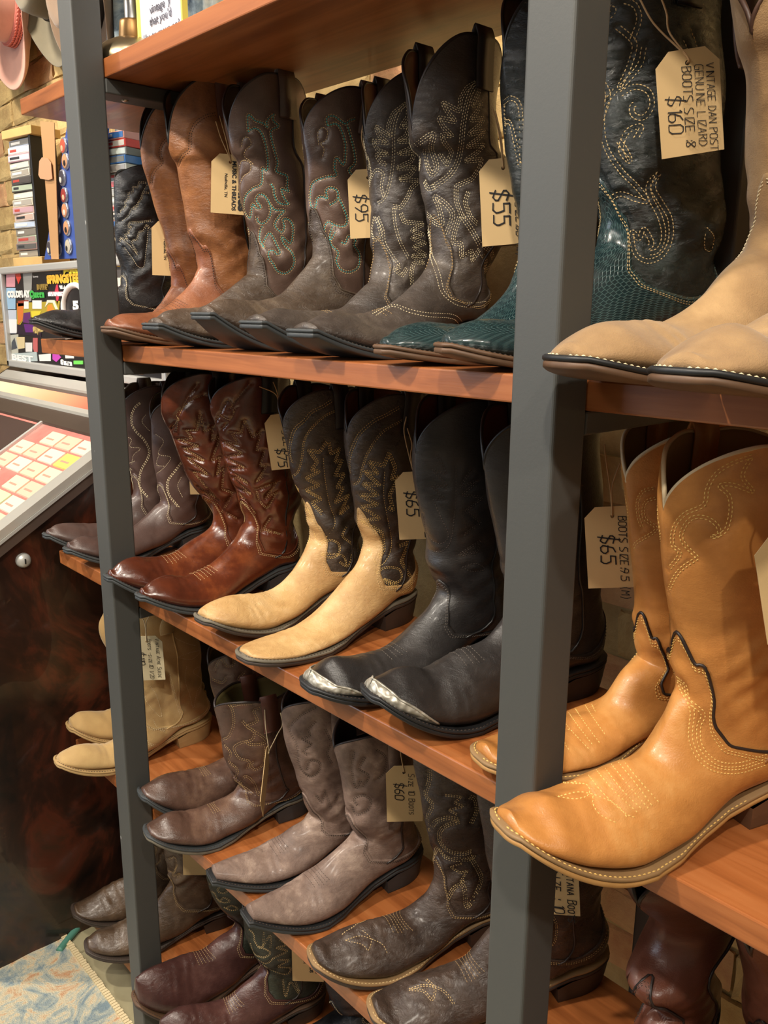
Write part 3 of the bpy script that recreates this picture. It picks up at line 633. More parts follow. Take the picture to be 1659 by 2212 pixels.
PATS['2golB'] = [PT(fD, '1265 220 1180 250 1100 300 1060 370 1045 440 960 480 910 540 900 620 935 660 880 735/1015 680 950 610 945 560 990 500 1060 500 1110 540 1110 580 1080 585 1140 560 1165 480 1160 400 1115 355 1180 350 1270 380 1220 310 1265 220/1015 680 930 740 880 825', rows=2, sp=.0026),
 PT(fD, '385 1755 470 1735 530 1740 600 1765 660 1800 710 1865/385 1755 460 1765 510 1755 530 1735 515 1700 440 1695/545 1750 545 1790 570 1830 610 1855 655 1875/525 1660 600 1750 690 1830 740 1850/560 1635 640 1730 760 1840/590 1615 680 1730 780 1825/620 1600 700 1700 800 1815/650 1590 740 1700 820 1810/670 1580 760 1690 850 1790', rows=1),
 PT(fD, '930 1230 945 1270 990 1360 985 1440 985 1500 1020 1580 1090 1630 1200 1640 1330 1600/925 1220 960 1250 975 1320 1040 1380 1020 1440 1030 1530 1100 1600 1200 1610 1330 1570', rows=2, sp=.0034)]
PATS['2golA'] = [PT(fD, '820 365 770 380 745 430 750 500 770 550/830 410 780 430 775 500 830 550 740 610 720 640', rows=2, sp=.0026), PT(fD, '400 1390 440 1450 530 1545/430 1370 480 1440 545 1525/465 1360 520 1440 580 1520/510 1345 560 1420 610 1490/540 1340 560 1380/350 1420 400 1460 420 1520 450 1560/360 1470 420 1450 470 1470')]
PATS['3sueB'] = [PT(fE, '505 540 570 560 590 620 560 680 520 690/620 560 660 620 690 745 620 680 580 620/730 190 760 260 830 300 900 320/780 390 860 360 920 350 870 400 790 390/840 440 830 520 860 620 880 690 900 600 930 520 880 480 900 450 950 440/640 760 660 800 710 830 600 800', rows=1), PT(fE, '735 490 770 620 820 800 840 990/590 840 610 900 680 910 760 870 820 810', rows=2, sp=.003)]
PATS['3brB'] = [PT(fE, '1085 665 1110 700 1120 780 1090 860 1050 880/1100 680 1160 670 1235 665/1280 690 1240 710 1260 770 1200 800 1240 830 1230 880 1160 900 1120 930 1150 990 1210 1010 1200 1060/1170 770 1210 810 1300 870 1310 900 1220 910 1180 880/1150 1150 1190 1100 1240 1140 1270 1210 1290 1160/1060 910 1100 960 1090 1010 1140 1060 1130 1120 1180 1160 1240 1210/1310 920 1300 1020 1250 1060 1220 1030 1250 1010', rows=2, sp=.0034)]
PATS['3brA'] = [PT(fE, '1050 400 1080 440 1120 430 1110 380 1060 370 1030 410 1000 470/1180 480 1150 520 1220 500 1190 560/990 520 1050 540 1080 500', rows=2, sp=.0034)]
PATS['3tauA'] = [PT(fF, '640 290 600 330 610 370 560 380 620 410 570 450 600 470/640 680 670 720 690 660 720 750 760 680', rows=2, curve=0), PT(fF, '640 215 560 260 500 330 540 420 550 520 600 580 650 560 660 510 610 500 590 550/690 330 720 400 700 460 730 520', rows=2)]
PATS['3tauB'] = [PT(fF, '840 450 830 540 850 640 880 600/960 440 1010 480 1000 560 960 600/830 740 850 780 910 760 930 710 890 680 840 700 860 740/900 480 870 540 920 580 880 640', rows=2)]
PATS['3dkA'] = [PT(fF, '1240 545 1235 610 1215 680 1250 730 1225 800 1235 870 1270 820 1340 800 1400 815/1400 820 1330 840 1290 880 1300 940 1350 980 1420 990 1470 970/1460 830 1490 760 1480 700 1440 690/1260 1010 1280 960 1330 1010 1450 1020 1480 990/1450 1000 1500 1080 1510 1140 1440 1270 1420 1160 1370 1170 1330 1230', rows=3, sp=.0026), PT(fF, '1320 680 1410 690 1370 720 1420 740 1340 760 1400 790/1410 1040 1350 1060 1400 1090 1440 1080 1400 1140 1440 1130', rows=2, curve=0), PT(fH, '200 625 250 610 290 620 330 640 350 680/260 590 290 620 280 660 260 640 200 625')]
PATS['3dkB'] = [PT(fH, '420 795 480 780 540 800 580 850/480 760 510 790 500 830 470 800 420 795/870 520 880 580 870 610/900 520 930 570 920 640 870 670', rows=2)]
PATS['4brB'] = [PT(fG, '860 1440 880 1530 960 1580 1000 1500 980 1400 900 1420/1000 1500 960 1620 1040 1590 1000 1650/860 1560 880 1640 940 1660', rows=2)]
PATS['4brA'] = [PT(fG, '740 1500 800 1440 810 1360/650 1040 690 1120 700 1200/720 1250 760 1300 740 1380', rows=2)]
PATS['4oxA'] = [PT(fI, '510 30 500 70 540 90 560 130 600 150 640 140 600 120 570 150/600 180 650 200 690 190 650 170 610 190/570 200 620 240 680 270/600 30 560 70 600 90 650 60', rows=2)]
PATS['4oxB'] = [PT(fI, '770 410 800 480 860 500 900 470 850 440 810 430/760 320 790 350 800 400 840 440 900 360 900 450/860 340 850 440/800 500 870 540 930 500 1010 460 940 440 1000 420 950 380/830 530 900 580 1000 610 1030 570 950 560 1020 520 940 520/980 640 1000 750 1030 660 1090 740 1060 650', rows=2)]

def B(key, *a, **k):
    return key, Boot(*a, **k)
BT = {}
def add(key, label, group, geo, kw):
    b = Boot(**geo); BT[key] = b
    if key in PATS: kw = dict(kw, pats=PATS[key])
    make_boot(b, label, group, **kw)
G = dict
def look(sm, vm, sole, heelm, trim, thread, **k): return dict(sm=sm, vm=vm, sole=sole, heelm=heelm, trim=trim, thread=thread, **k)
# ---- top row (shelf 1)
lk = look(BLACK, BLACK, SOLE_K, SOLE_K, TR_K, TH_C, tongue='low', bug=[(.74, .5)])
add('1black', 'short black boot with cream zigzag stitching, leftmost on the upper boot shelf', None,
    G(shelf=1, X=-1.55, tip=(72, 690), F=[(249, 425), (251, 470), (250, 528), (262, 572), (262, 612), (226, 642), (172, 667), (118, 671), (84, 681), (75, 687)], ank=4, peak=(306, 360), toe='point', ws=.048, Dt=.145, vcut=False, seed=3, dip=.03), lk)
lk = look(COGNAC, COGNAC_D, SOLE_B, SOLE_B, TR_K, TH_D, tongue='wave', relief=.0016, rdepth=0, lining=(110, 80, 58), strapm=TR_BR, bug=[(.69, .9), (.703, .9), (.716, .9), (.729, .9), (.742, .9), (.755, .85)])
add('1tanA', 'cognac tan boot with wavy dark piping, left of its pair behind the steel post', None,
    G(shelf=1, X=-1.345, tip=(222, 700), F=[(303, 321), (310, 369), (328, 429), (350, 496), (359, 538), (369, 585), (371, 615), (353, 652), (325, 678), (275, 679), (240, 688), (227, 697)], ank=6, peak=(386, 208), seed=4, dip=.06, ws=.048), lk)
add('1tanB', 'cognac tan boot with wavy dark piping, its tag reading music and threads', None,
    G(shelf=1, X=-1.235, tip=(232, 706), F=[(363, 315), (380, 357), (392, 423), (404, 496), (420, 538), (428, 574), (413, 610), (383, 648), (350, 672), (300, 678), (262, 680), (243, 691)], ank=5, peak=(458, 180), seed=5, dip=.075, ws=.05), lk)
lk = look(TURQ_S, TURQ_V, SOLE_G, SOLE_G, TR_D, TH_Q, tongue='tall', relief=.0012, rdepth=.0014, lining=(70, 56, 50), cord=TURQ_V, strapm=TURQ_S, bug=[(.66, .9), (.675, .9), (.69, .9), (.705, .85)], vthread=TH_D)
add('1turA', 'brown boot with turquoise scroll stitching, left one of the turquoise pair', None,
    G(shelf=1, X=-1.11, tip=(331, 699), F=[(494, 309), (512, 351), (517, 411), (527, 459), (536, 499), (540, 545), (535, 590), (509, 614), (482, 636), (443, 661), (400, 668), (360, 673), (341, 688)], ank=6, peak=(625, 182), toe='square', seed=6, dip=.045, ws=.05), lk)
add('1turB', 'brown boot with turquoise scroll stitching, right one with a 95 dollar tag', None,
    G(shelf=1, X=-.985, tip=(440, 676), F=[(652, 294), (656, 333), (661, 410), (667, 480), (677, 545), (667, 580), (627, 615), (596, 642), (560, 652), (510, 649), (475, 650), (455, 662)], ank=4, peak=(760, 205), toe='square', seed=7, dip=.045, ws=.05), lk)
lk = look(LEAF, LEAF, SOLE_G, SOLE_G, TR_D, TH_C, tongue='tall', relief=.0006, rdepth=.002, lining=(120, 84, 66), vthread=TH_B, sw=.0009, bug=[(.72, .8), (.735, .8)])
add('1leafA', 'grey-brown boot with cream leaf stitching, left one of the leaf pair', None,
    G(shelf=1, X=-.865, tip=(549, 694), F=[(787, 294), (794, 356), (800, 425), (802, 510), (808, 553), (800, 603), (773, 632), (746, 659), (700, 673), (640, 672), (592, 669), (567, 681)], ank=5, peak=(900, 170), seed=8, dip=.07, toe='square', ws=.048), lk)
add('1leafB', 'grey-brown boot with cream leaf stitching, right one with a 55 dollar tag', None,
    G(shelf=1, X=-.76, tip=(655, 712), F=[(887, 283), (895, 325), (908, 387), (920, 449), (927, 495), (928, 564), (912, 603), (866, 640), (820, 668), (780, 679), (730, 677), (695, 681), (674, 698)], ank=5, peak=(1068, 118), seed=9, dip=.09, toe='square', ws=.05), lk)
lk = look(TEAL_S, LIZ, SOLE_B, SOLE_B, TR_K, TH_T, tongue='tall', relief=.0014, rdepth=.0022, lining=(84, 62, 48), seam=False, bug=None)
add('1tealA', 'green-black boot with teal lizard foot, left one half hidden by the steel post', None,
    G(shelf=1, X=-.64, tip=(825, 746), yaw=10, F=[(1086, 95), (1083, 152), (1088, 253), (1101, 364), (1111, 430), (1120, 520), (1116, 580), (1100, 622), (1063, 663), (1030, 690), (977, 702), (911, 698), (860, 710), (838, 731)], ank=6, peak=(1160, -60), vcut=False, L=0.31, seed=10, dip=.08, toe='point', ws=.052), lk)
add('1tealB', 'green-black boot with teal lizard foot and a 160 dollar tag on its shaft', None,
    G(shelf=1, X=-.545, tip=(957, 742), yaw=17, F=[(1245, 40), (1255, 180), (1268, 300), (1283, 405), (1297, 470), (1292, 525), (1262, 563), (1215, 620), (1165, 668), (1110, 693), (1043, 692), (990, 706), (972, 723)], ank=5, peak=(1360, -120), vcut=False, L=0.325, seed=11, dip=.08, toe='point', ws=.052, Dt=0.18), lk)
lk = look(SUEDE, SUEDE, SOLE_B, SOLE_B, TR_B, TH_C, tongue='tall', lining=(120, 90, 62), welt=SOLE_K, vthread=TH_C, wst=TH_C)
add('1sueA', 'sand suede boot just right of the nearer post, left one of its pair', None,
    G(shelf=1, X=-.362, tip=(1221, 770), yaw=8, F=[(1594, 56), (1601, 126), (1614, 253), (1618, 405), (1622, 480), (1612, 535), (1585, 583), (1525, 633), (1450, 689), (1419, 697), (1371, 695), (1305, 699), (1258, 716), (1239, 744)], ank=5, peak=(1680, -90), vcut=False, L=0.31, seed=12, dip=.06, toe='round', ws=.046), lk)
add('1sueB', 'sand suede boot at the right edge of the picture, only its toe in view', None,
    G(shelf=1, X=-.258, tip=(1472, 797), yaw=5, F=[(1815, 60), (1822, 200), (1835, 330), (1840, 440), (1838, 500), (1825, 550), (1790, 600), (1730, 640), (1660, 681), (1629, 700), (1587, 702), (1540, 714), (1508, 733), (1487, 764)], ank=5, peak=(1900, -60), vcut=False, L=0.31, seed=13, dip=.06, toe='round', ws=.046), lk)
# ---- second row (shelf 2)
lk = look(BROWN, BROWN, SOLE_G, SOLE_G, TR_D, TH_C, tongue='plain', relief=.0004, rdepth=.001, lining=(58, 44, 40), strapm=TR_D, bug=[(.70, .6), (.715, .6), (.73, .6)])
add('2brA', 'matte brown boot with cream braid stitching, left one at the shelf end', None,
    G(shelf=2, X=-1.57, tip=(100, 1153), F=[(259, 892), (264, 927), (276, 981), (284, 1031), (288, 1065), (276, 1089), (252, 1111), (215, 1131), (160, 1131), (125, 1133), (108, 1144)], ank=4, peak=(326, 826), seed=14, toe='point', folds=.0015, dip=.045), lk)
add('2brB', 'matte brown boot with cream braid stitching, right one beside the shiny chestnut boots', None,
    G(shelf=2, X=-1.47, tip=(145, 1184), F=[(326, 911), (328, 954), (334, 1011), (342, 1058), (345, 1085), (326, 1112), (291, 1135), (262, 1153), (208, 1160), (175, 1160), (155, 1171)], ank=4, peak=(395, 845), seed=15, toe='point', folds=.0015, dip=.045), lk)
lk = look(CHEST, CHEST, SOLE_G, SOLE_G, TR_K, TH_B, tongue='plain', relief=.003, rdepth=.003, lining=(60, 38, 28), vthread=TH_T, cord=CHEST, bug=[(.70, .8), (.712, .8), (.724, .8), (.736, .8), (.748, .8), (.76, .7)])
add('2cheA', 'shiny chestnut boot with quilted flame stitching, left one touching the post', None,
    G(shelf=2, X=-1.238, tip=(234, 1243), yaw=3, F=[(349, 869), (353, 900), (373, 942), (392, 996), (415, 1046), (446, 1085), (462, 1115), (460, 1136), (438, 1158), (407, 1177), (369, 1198), (334, 1204), (291, 1204), (262, 1213), (248, 1230)], ank=6, peak=(410, 800), seed=16, toe='point', dip=.05, ws=.048), lk)
add('2cheB', 'shiny chestnut boot with quilted flame stitching, right one with a 75 dollar tag', None,
    G(shelf=2, X=-1.145, tip=(303, 1284), F=[(454, 869), (461, 900), (477, 946), (488, 996), (500, 1035), (519, 1089), (529, 1127), (519, 1158), (484, 1193), (446, 1224), (407, 1241), (361, 1244), (330, 1254), (314, 1270)], ank=6, peak=(520, 805), vcut=False, seed=17, toe='point', dip=.05, ws=.05), lk)
lk = look(CRE_S, CREAM, SOLE_D, SOLE_D, TR_D, TH_G, tongue='tall', relief=.0009, rdepth=.0018, lining=(104, 60, 36), welt=SOLE_W, vthread=TH_T, bug=[(.70, .7), (.715, .7), (.73, .7), (.745, .7)])
add('2creA', 'cream boot with coffee brown shaft stitched in gold, left one of its pair', None,
    G(shelf=2, X=-1.005, tip=(436, 1333), F=[(612, 927), (627, 1003), (639, 1049), (656, 1087), (664, 1125), (669, 1165), (663, 1195), (639, 1230), (597, 1267), (547, 1284), (496, 1288), (458, 1300), (443, 1317)], ank=5, peak=(705, 830), seed=18, toe='round', dip=.06, ws=.047), lk)
add('2creB', 'cream boot with coffee brown shaft stitched in gold, right one with a 65 dollar tag', None,
    G(shelf=2, X=-.893, tip=(528, 1415), F=[(745, 939), (758, 1036), (766, 1095), (774, 1138), (786, 1180), (777, 1222), (749, 1260), (698, 1306), (656, 1342), (610, 1366), (565, 1383), (539, 1403)], ank=4, peak=(862, 838), L=0.305, seed=19, toe='round', dip=.065, ws=.05), lk)
lk = look(BLACK2, BLACK2, SOLE_K, SOLE_K, TR_K, TH_D, tongue='low', relief=.0006, rdepth=.0012, lining=(96, 50, 38), toewrap=SILVER, vthread=plain('grey_thread', (92, 84, 76), .7), bug=[(.70, .8), (.715, .8), (.73, .75), (.745, .7)])
add('2blkA', 'black boot with an engraved silver toe tip, left one beside the cream boots', None,
    G(shelf=2, X=-.745, tip=(667, 1476), yaw=9, F=[(893, 981), (897, 1053), (912, 1121), (922, 1180), (927, 1226), (941, 1260), (942, 1285), (931, 1319), (897, 1357), (842, 1391), (779, 1413), (724, 1419), (692, 1434), (681, 1450)], ank=6, peak=(1010, 850), L=0.305, seed=20, toe='round', dip=.07, ws=.052, wb=.046, Dt=0.165), lk)
add('2blkB', 'black boot with an engraved silver toe tip, right one partly behind the nearer post', None,
    G(shelf=2, X=-.64, tip=(799, 1492), yaw=15, F=[(1042, 985), (1050, 1060), (1064, 1130), (1076, 1190), (1085, 1240), (1100, 1275), (1104, 1305), (1096, 1335), (1070, 1362), (1043, 1386), (988, 1406), (930, 1437), (878, 1441), (838, 1452), (821, 1468)], ank=6, peak=(1190, 870), vcut=False, seed=21, toe='round', dip=.07, ws=.052, wb=.046, Dt=0.175, L=0.325), lk)
lk = look(GOLD, GOLD, SOLE_T, SOLE_B, TR_T, TH_Y, tongue='wave', relief=.0007, rdepth=.001, lining=(150, 120, 76), welt=WELT_T, vthread=TH_Y, cord=TR_D, strapm=GOLD, seamm=TR_O, wst=TH_Y)
add('2golA', 'golden tan boot behind the nearer post, left one of its pair', None,
    G(shelf=2, X=-.50, tip=(1041, 1634), yaw=17, F=[(1348, 1048), (1356, 1120), (1365, 1216), (1370, 1311), (1370, 1380), (1367, 1432), (1351, 1465), (1308, 1503), (1236, 1538), (1180, 1560), (1120, 1578), (1075, 1592), (1057, 1607)], ank=5, peak=(1445, 915), seed=22, toe='round', dip=.07, ws=.045, L=0.315, wb=.045, Dt=0.165), lk)
add('2golB', 'large golden tan boot in front at the right, toe crossing the nearer post', None,
    G(shelf=2, X=-0.385, tip=(1091, 1780), yaw=18, F=[(1423, 1105), (1427, 1168), (1437, 1263), (1447, 1359), (1456, 1446), (1459, 1494), (1447, 1540), (1404, 1597), (1327, 1646), (1269, 1675), (1212, 1699), (1160, 1713), (1130, 1730), (1112, 1752)], ank=5, peak=(1600, 935), seed=23, toe='round', dip=.08, ws=.052, L=0.33, wb=0.048, Dt=0.175), lk)
# ---- third row (shelf 3)
lk = look(SUEDE2, SUEDE2, SOLE_C, SOLE_C, SUEDE2, TH_C, tongue='low', relief=.0003, rdepth=0, lining=(120, 96, 64), welt=SOLE_C, bug=None)
add('3sueA', 'cream suede boot at the left end of the third shelf, far one of its pair', None,
    G(shelf=3, X=-1.575, tip=(151, 1567), yaw=5, F=[(222, 1325), (213, 1350), (217, 1378), (235, 1410), (255, 1450), (266, 1490), (260, 1515), (236, 1537), (200, 1537), (172, 1538), (157, 1550)], ank=5, peak=(262, 1285), vcut=False, seed=24, toe='round', dip=.03, ws=.046), lk)
add('3sueB', 'cream suede boot with a white 110 dollar tag, near one of its pair', None,
    G(shelf=3, X=-1.478, tip=(125, 1643), yaw=5, F=[(262, 1325), (254, 1352), (259, 1385), (267, 1425), (276, 1475), (280, 1525), (270, 1565), (243, 1598), (200, 1607), (172, 1609), (140, 1620), (128, 1635)], ank=5, peak=(330, 1290), vcut=False, seed=25, toe='round', dip=.03, ws=.05, Dt=.16, L=.31), lk)
lk = look(BRO3, BRO3, SOLE_G, SOLE_G, TR_D, TH_B, tongue='low', relief=.001, rdepth=.0018, lining=(96, 86, 48), welt=SOLE_G, vthread=TH_B, strapm=TR_BR, bug=[(.70, .7), (.712, .7), (.724, .7), (.736, .7)])
add('3brA', 'waxed brown short boot with scroll stitching, far one of its pair', None,
    G(shelf=3, X=-1.24, tip=(307, 1711), yaw=8, F=[(447, 1414), (453, 1454), (459, 1493), (472, 1545), (490, 1590), (497, 1622), (483, 1642), (454, 1654), (420, 1661), (385, 1667), (353, 1674), (326, 1688), (313, 1703)], ank=5, peak=(520, 1385), vcut=False, seed=26, toe='round', dip=.04, ws=.047), lk)
add('3brB', 'waxed brown short boot with scroll stitching and a tag hanging edge-on', None,
    G(shelf=3, X=-1.155, tip=(319, 1796), yaw=12, F=[(462, 1522), (473, 1569), (483, 1627), (500, 1672), (514, 1698), (510, 1712), (490, 1727), (462, 1739), (411, 1750), (371, 1754), (341, 1767), (326, 1784)], ank=4, peak=(590, 1478), seed=27, toe='round', dip=.035, ws=.047), dict(lk, sole=SOLE_W))
lk = look(TAUPE, TAUPE, SOLE_G, SOLE_G, TR_D, TH_D, tongue='plain', relief=.0012, rdepth=.0016, lining=(40, 34, 32), welt=SOLE_K, strapm=TAUPE, bug=[(.70, .8), (.713, .8), (.726, .8), (.739, .8), (.752, .75)])
add('3tauA', 'distressed taupe boot with snip toe, left one of its pair', None,
    G(shelf=3, X=-1.005, tip=(459, 1890), yaw=14, F=[(609, 1542), (617, 1604), (641, 1678), (656, 1723), (665, 1758), (655, 1780), (625, 1797), (584, 1817), (531, 1841), (490, 1856), (467, 1869)], ank=4, peak=(705, 1480), seed=28, toe='snip', dip=.06, ws=.047), lk)
add('3tauB', 'distressed taupe boot with snip toe, right one with a 60 dollar tag', None,
    G(shelf=3, X=-.888, tip=(536, 1977), yaw=10, F=[(722, 1620), (736, 1670), (744, 1727), (753, 1775), (757, 1806), (740, 1829), (699, 1858), (650, 1891), (592, 1924), (559, 1941), (543, 1955)], ank=4, peak=(850, 1540), seed=29, toe='snip', dip=.065, ws=.05), lk)
lk = look(DKBR, DKBR, SOLE_D, SOLE_D, TR_D, TH_T, tongue='plain', relief=.0016, rdepth=.002, lining=(54, 44, 38), welt=WELT_T, vthread=TH_B, wst=TH_T, bug=[(.68, .8), (.692, .8), (.704, .8), (.716, .8), (.728, .8), (.74, .75)])
add('3dkA', 'dark brown boot with double-line shaft stitching, left of the nearer post', None,
    G(shelf=3, X=-.757, tip=(677, 2068), yaw=18, F=[(888, 1600), (893, 1641), (908, 1706), (918, 1768), (930, 1820), (938, 1860), (934, 1905), (920, 1942), (880, 1961), (835, 1978), (764, 1999), (716, 2021), (689, 2042)], ank=6, peak=(960, 1530), vcut=False, L=0.3, seed=30, toe='round', dip=.05, ws=.05), lk)
add('3dkB', 'dark brown boot crossing behind the nearer post at the bottom of the picture', None,
    G(shelf=3, X=-.645, tip=(806, 2180), yaw=24, F=[(1022, 1680), (1030, 1720), (1042, 1790), (1050, 1850), (1062, 1905), (1072, 1950), (1072, 1985), (1058, 2018), (1035, 2050), (996, 2072), (902, 2107), (848, 2133), (814, 2162)], ank=6, peak=(1110, 1600), vcut=False, seed=31, toe='round', dip=.05, ws=.052, Dt=0.18, L=0.325), lk)
lk = look(REDB, REDB, SOLE_D, SOLE_D, TR_D, TH_D, tongue='wave', relief=.0004, lining=(40, 34, 32), cord=TR_D)
add('3redA', 'plain red-brown boot under the right-hand shelf, left one of its pair', None,
    G(shelf=3, X=-.36, tip=(1191, 2608), yaw=0, F=[(1366, 1915), (1374, 1955), (1388, 2010), (1387, 2065), (1381, 2115), (1379, 2160), (1392, 2210), (1390, 2252), (1376, 2288), (1341, 2353), (1304, 2415), (1266, 2471), (1233, 2523), (1208, 2569)], ank=6, peak=(1450, 1800), vcut=False, seed=32, dip=.06, ws=.045), lk)
add('3redB', 'plain red-brown boot cut off by the lower right corner of the picture', None,
    G(shelf=3, X=-.255, tip=(1400, 2805), yaw=0, F=[(1592, 2030), (1597, 2080), (1606, 2140), (1608, 2200), (1612, 2270), (1612, 2335), (1602, 2391), (1584, 2437), (1548, 2512), (1512, 2583), (1475, 2648), (1443, 2709), (1418, 2761)], ank=5, peak=(1680, 1900), vcut=False, seed=33, dip=.06, ws=.045), lk)
# ---- bottom row (shelf 4)
lk = look(OLIVE, OLIVE, SOLE_D, SOLE_D, TR_D, TH_B, tongue='low', relief=.0016, rdepth=.002, lining=(60, 46, 36), folds=None, bug=[(.68, .8), (.695, .8), (.71, .8), (.725, .8)])
lk.pop('folds')
add('4brA', 'slouching olive-brown boot at the left end of the bottom shelf', None,
    G(shelf=4, X=-1.585, tip=(160, 1966), yaw=12, F=[(303, 1770), (312, 1790), (319, 1815), (322, 1845), (308, 1872), (285, 1888), (263, 1897), (224, 1916), (192, 1937), (172, 1948), (163, 1959)], ank=3, peak=(350, 1700), vcut=False, L=0.305, seed=34, toe='round', dip=.03, ws=.046, folds=.005), lk)
add('4brB', 'slouching olive-brown boot, near one of its pair beside the rug', None,
    G(shelf=4, X=-1.48, tip=(188, 2042), yaw=17, F=[(352, 1820), (357, 1850), (362, 1880), (366, 1905), (357, 1922), (337, 1945), (310, 1963), (270, 1985), (241, 2000), (213, 2009), (197, 2019), (190, 2031)], ank=3, peak=(420, 1760), vcut=False, seed=35, toe='round', dip=.03, ws=.048, folds=.005, L=0.315), lk)
lk = look(GREENB, OXB, SOLE_D, SOLE_D, TR_D, TH_T, tongue='low', relief=.0008, rdepth=.001, lining=(54, 48, 40), welt=SOLE_B, cord=OXB, bug=[(.66, .8), (.672, .8), (.684, .8), (.696, .8), (.708, .8), (.72, .8)])
add('4oxA', 'oxblood boot with stitched bottle green shaft, toe in front of the far post', None,
    G(shelf=4, X=-1.262, tip=(292, 2134), yaw=9, F=[(446, 1890), (450, 1912), (463, 1945), (483, 1971), (507, 1992), (506, 2012), (476, 2032), (442, 2049), (398, 2062), (362, 2075), (322, 2091), (299, 2111)], ank=4, peak=(505, 1830), vcut=False, seed=36, toe='round', dip=.03, ws=.048), lk)
add('4oxB', 'oxblood boot with stitched bottle green shaft, right one at the bottom edge', None,
    G(shelf=4, X=-1.16, tip=(344, 2216), yaw=17, F=[(524, 1975), (530, 2015), (540, 2045), (552, 2070), (562, 2090), (553, 2108), (530, 2130), (496, 2150), (449, 2166), (395, 2173), (362, 2188), (350, 2204)], ank=4, peak=(600, 1920), vcut=False, L=0.305, seed=37, toe='round', dip=.03, ws=.05), lk)
add('4blkA', 'shiny wrinkled black boot under the third shelf at the bottom edge', None,
    G(shelf=4, X=-1.02, tip=(550, 2320), yaw=12, F=[(690, 2075), (698, 2110), (706, 2140), (714, 2165), (716, 2185), (700, 2210), (665, 2240), (620, 2265), (580, 2285), (558, 2302)], ank=5, peak=(745, 2030), vcut=False, seed=38, dip=.04, folds=.006), look(BLACK, BLACK, SOLE_K, SOLE_K, TR_K, TH_C))
# ------------------------------------------------------------------ writing
TEXTS = []
FONT = {'0': '10 00 05 16 36 45 41 30 10', '1': '15 26 20', '2': '05 16 36 45 44 00 40', '3': '06 46 23 42 41 30 10 01', '4': '36 02 42,36 30', '5': '46 06 04 34 42 41 30 00', '6': '36 15 02 01 10 30 41 42 33 03',
 '7': '06 46 10', '8': '23 05 16 36 45 23 01 10 30 41 23', '9': '43 13 04 05 16 36 45 43 20', '$': '45 16 05 04 42 41 30 01,27 17,1: ', ':': '24 23,21 20', '.': '21 20', '(': '37 24 22 3:', ')': '17 24 22 1:', '/': '00 46', '-': '13 33', '&': '40 05 16 25 02 01 10 42',
 'A': '00 26 40,12 32', 'B': '00 06 36 45 34 03,34 41 30 00', 'C': '46 16 05 01 10 40', 'D': '00 06 26 44 42 20 00', 'E': '46 06 00 40,03 33', 'G': '46 16 05 01 10 40 43 23', 'H': '00 06,40 46,03 43', 'I': '26 20', 'L': '06 00 40', 'M': '00 06 23 46 40',
 'N': '00 06 40 46', 'O': '10 01 05 16 36 45 41 30 10', 'P': '00 06 36 45 34 03', 'R': '00 06 36 45 34 03,23 40', 'S': '46 16 05 04 42 41 30 00', 'T': '06 46,26 20', 'U': '06 01 10 30 41 46', 'V': '06 20 46', 'W': '06 10 23 30 46', 'Z': '06 46 00 40', 'K': '00 06,46 03 40', 'Y': '06 23 46,23 20',
 'X': '00 46,06 40', 'F': '46 06 00,03 33'}
def stroke_text(mb, txt, org, ex, ey, size, th, n):
    """handwriting: pen strokes lying on a card; ex reading direction, ey up"""
    x = 0; rr = random.Random(txt)
    for ch in txt:
        low = ch.islower(); g = FONT.get(ch.upper())
        sz = size*(.72 if low else 1)
        if g is None: x += .5*size; continue
        if ch == '$': g = '45 16 05 04 42 41 30 01,28 1:'
        for st in g.split(','):
            pts = []
            for p in st.split():
                a = int(p[0]); b = -1 if p[1] == ':' else int(p[1])
                pts.append(org+ex*(x+a/6*sz*.82+b/6*sz*.1+rr.uniform(-.02, .02)*sz)+ey*(b/6*sz+rr.uniform(-.02, .02)*sz)+n*.0006)
            if len(pts) > 1:
                P = np.array(pts); m = len(P)
                for i in range(m-1):
                    t = P[i+1]-P[i]; l = np.linalg.norm(t); 
                    if l < 1e-6: continue
                    t = t/l*th*.35; s = np.cross(n, t/np.linalg.norm(t))*th/2
                    mb.add([P[i]-t-s, P[i+1]+t-s, P[i+1]+t+s, P[i]-t+s], [(0, 1, 2, 3)])
        x += (.9 if not low else .74)*size*(.5 if ch in ':.I1' else 1)*.82
def printed(name, txt, size, M, mat, parent, align='CENTER', shear=0, bold=0, width=1.0):
    c = bpy.data.curves.new('print', 'FONT'); c.body = txt; c.size = size; c.align_x = align; c.shear = shear; c.offset = bold; c.extrude = .0003; c.resolution_u = 3
    c.space_line = 1.0
    o = bpy.data.objects.new('print_source', c); COL.objects.link(o); o.matrix_world = M@Matrix.Diagonal((width, 1, 1, 1))
    TEXTS.append((o, name, mat, parent))
def flush_texts():
    bpy.context.view_layer.update(); dg = bpy.context.evaluated_depsgraph_get()
    for o, name, mat, parent in TEXTS:
        me = bpy.data.meshes.new_from_object(o.evaluated_get(dg)); me.transform(o.matrix_world); me.materials.clear(); me.materials.append(mat)
        q = bpy.data.objects.new(name, me); COL.objects.link(q)
        if parent: q.parent = parent; q.matrix_parent_inverse = PWI(parent)
    for o, *_ in TEXTS:
        c = o.data; bpy.data.objects.remove(o); bpy.data.curves.remove(c)
def PWI(p):
    m = Matrix.Translation(p.location)@p.rotation_euler.to_matrix().to_4x4()
    return m.inverted()
def basis(o, ex, ey):
    ex = Vector(ex).normalized(); ey = Vector(ey); n = ex.cross(ey).normalized(); ey = n.cross(ex)
    return Matrix(((ex.x, ey.x, n.x, o[0]), (ex.y, ey.y, n.y, o[1]), (ex.z, ey.z, n.z, o[2]), (0, 0, 0, 1)))
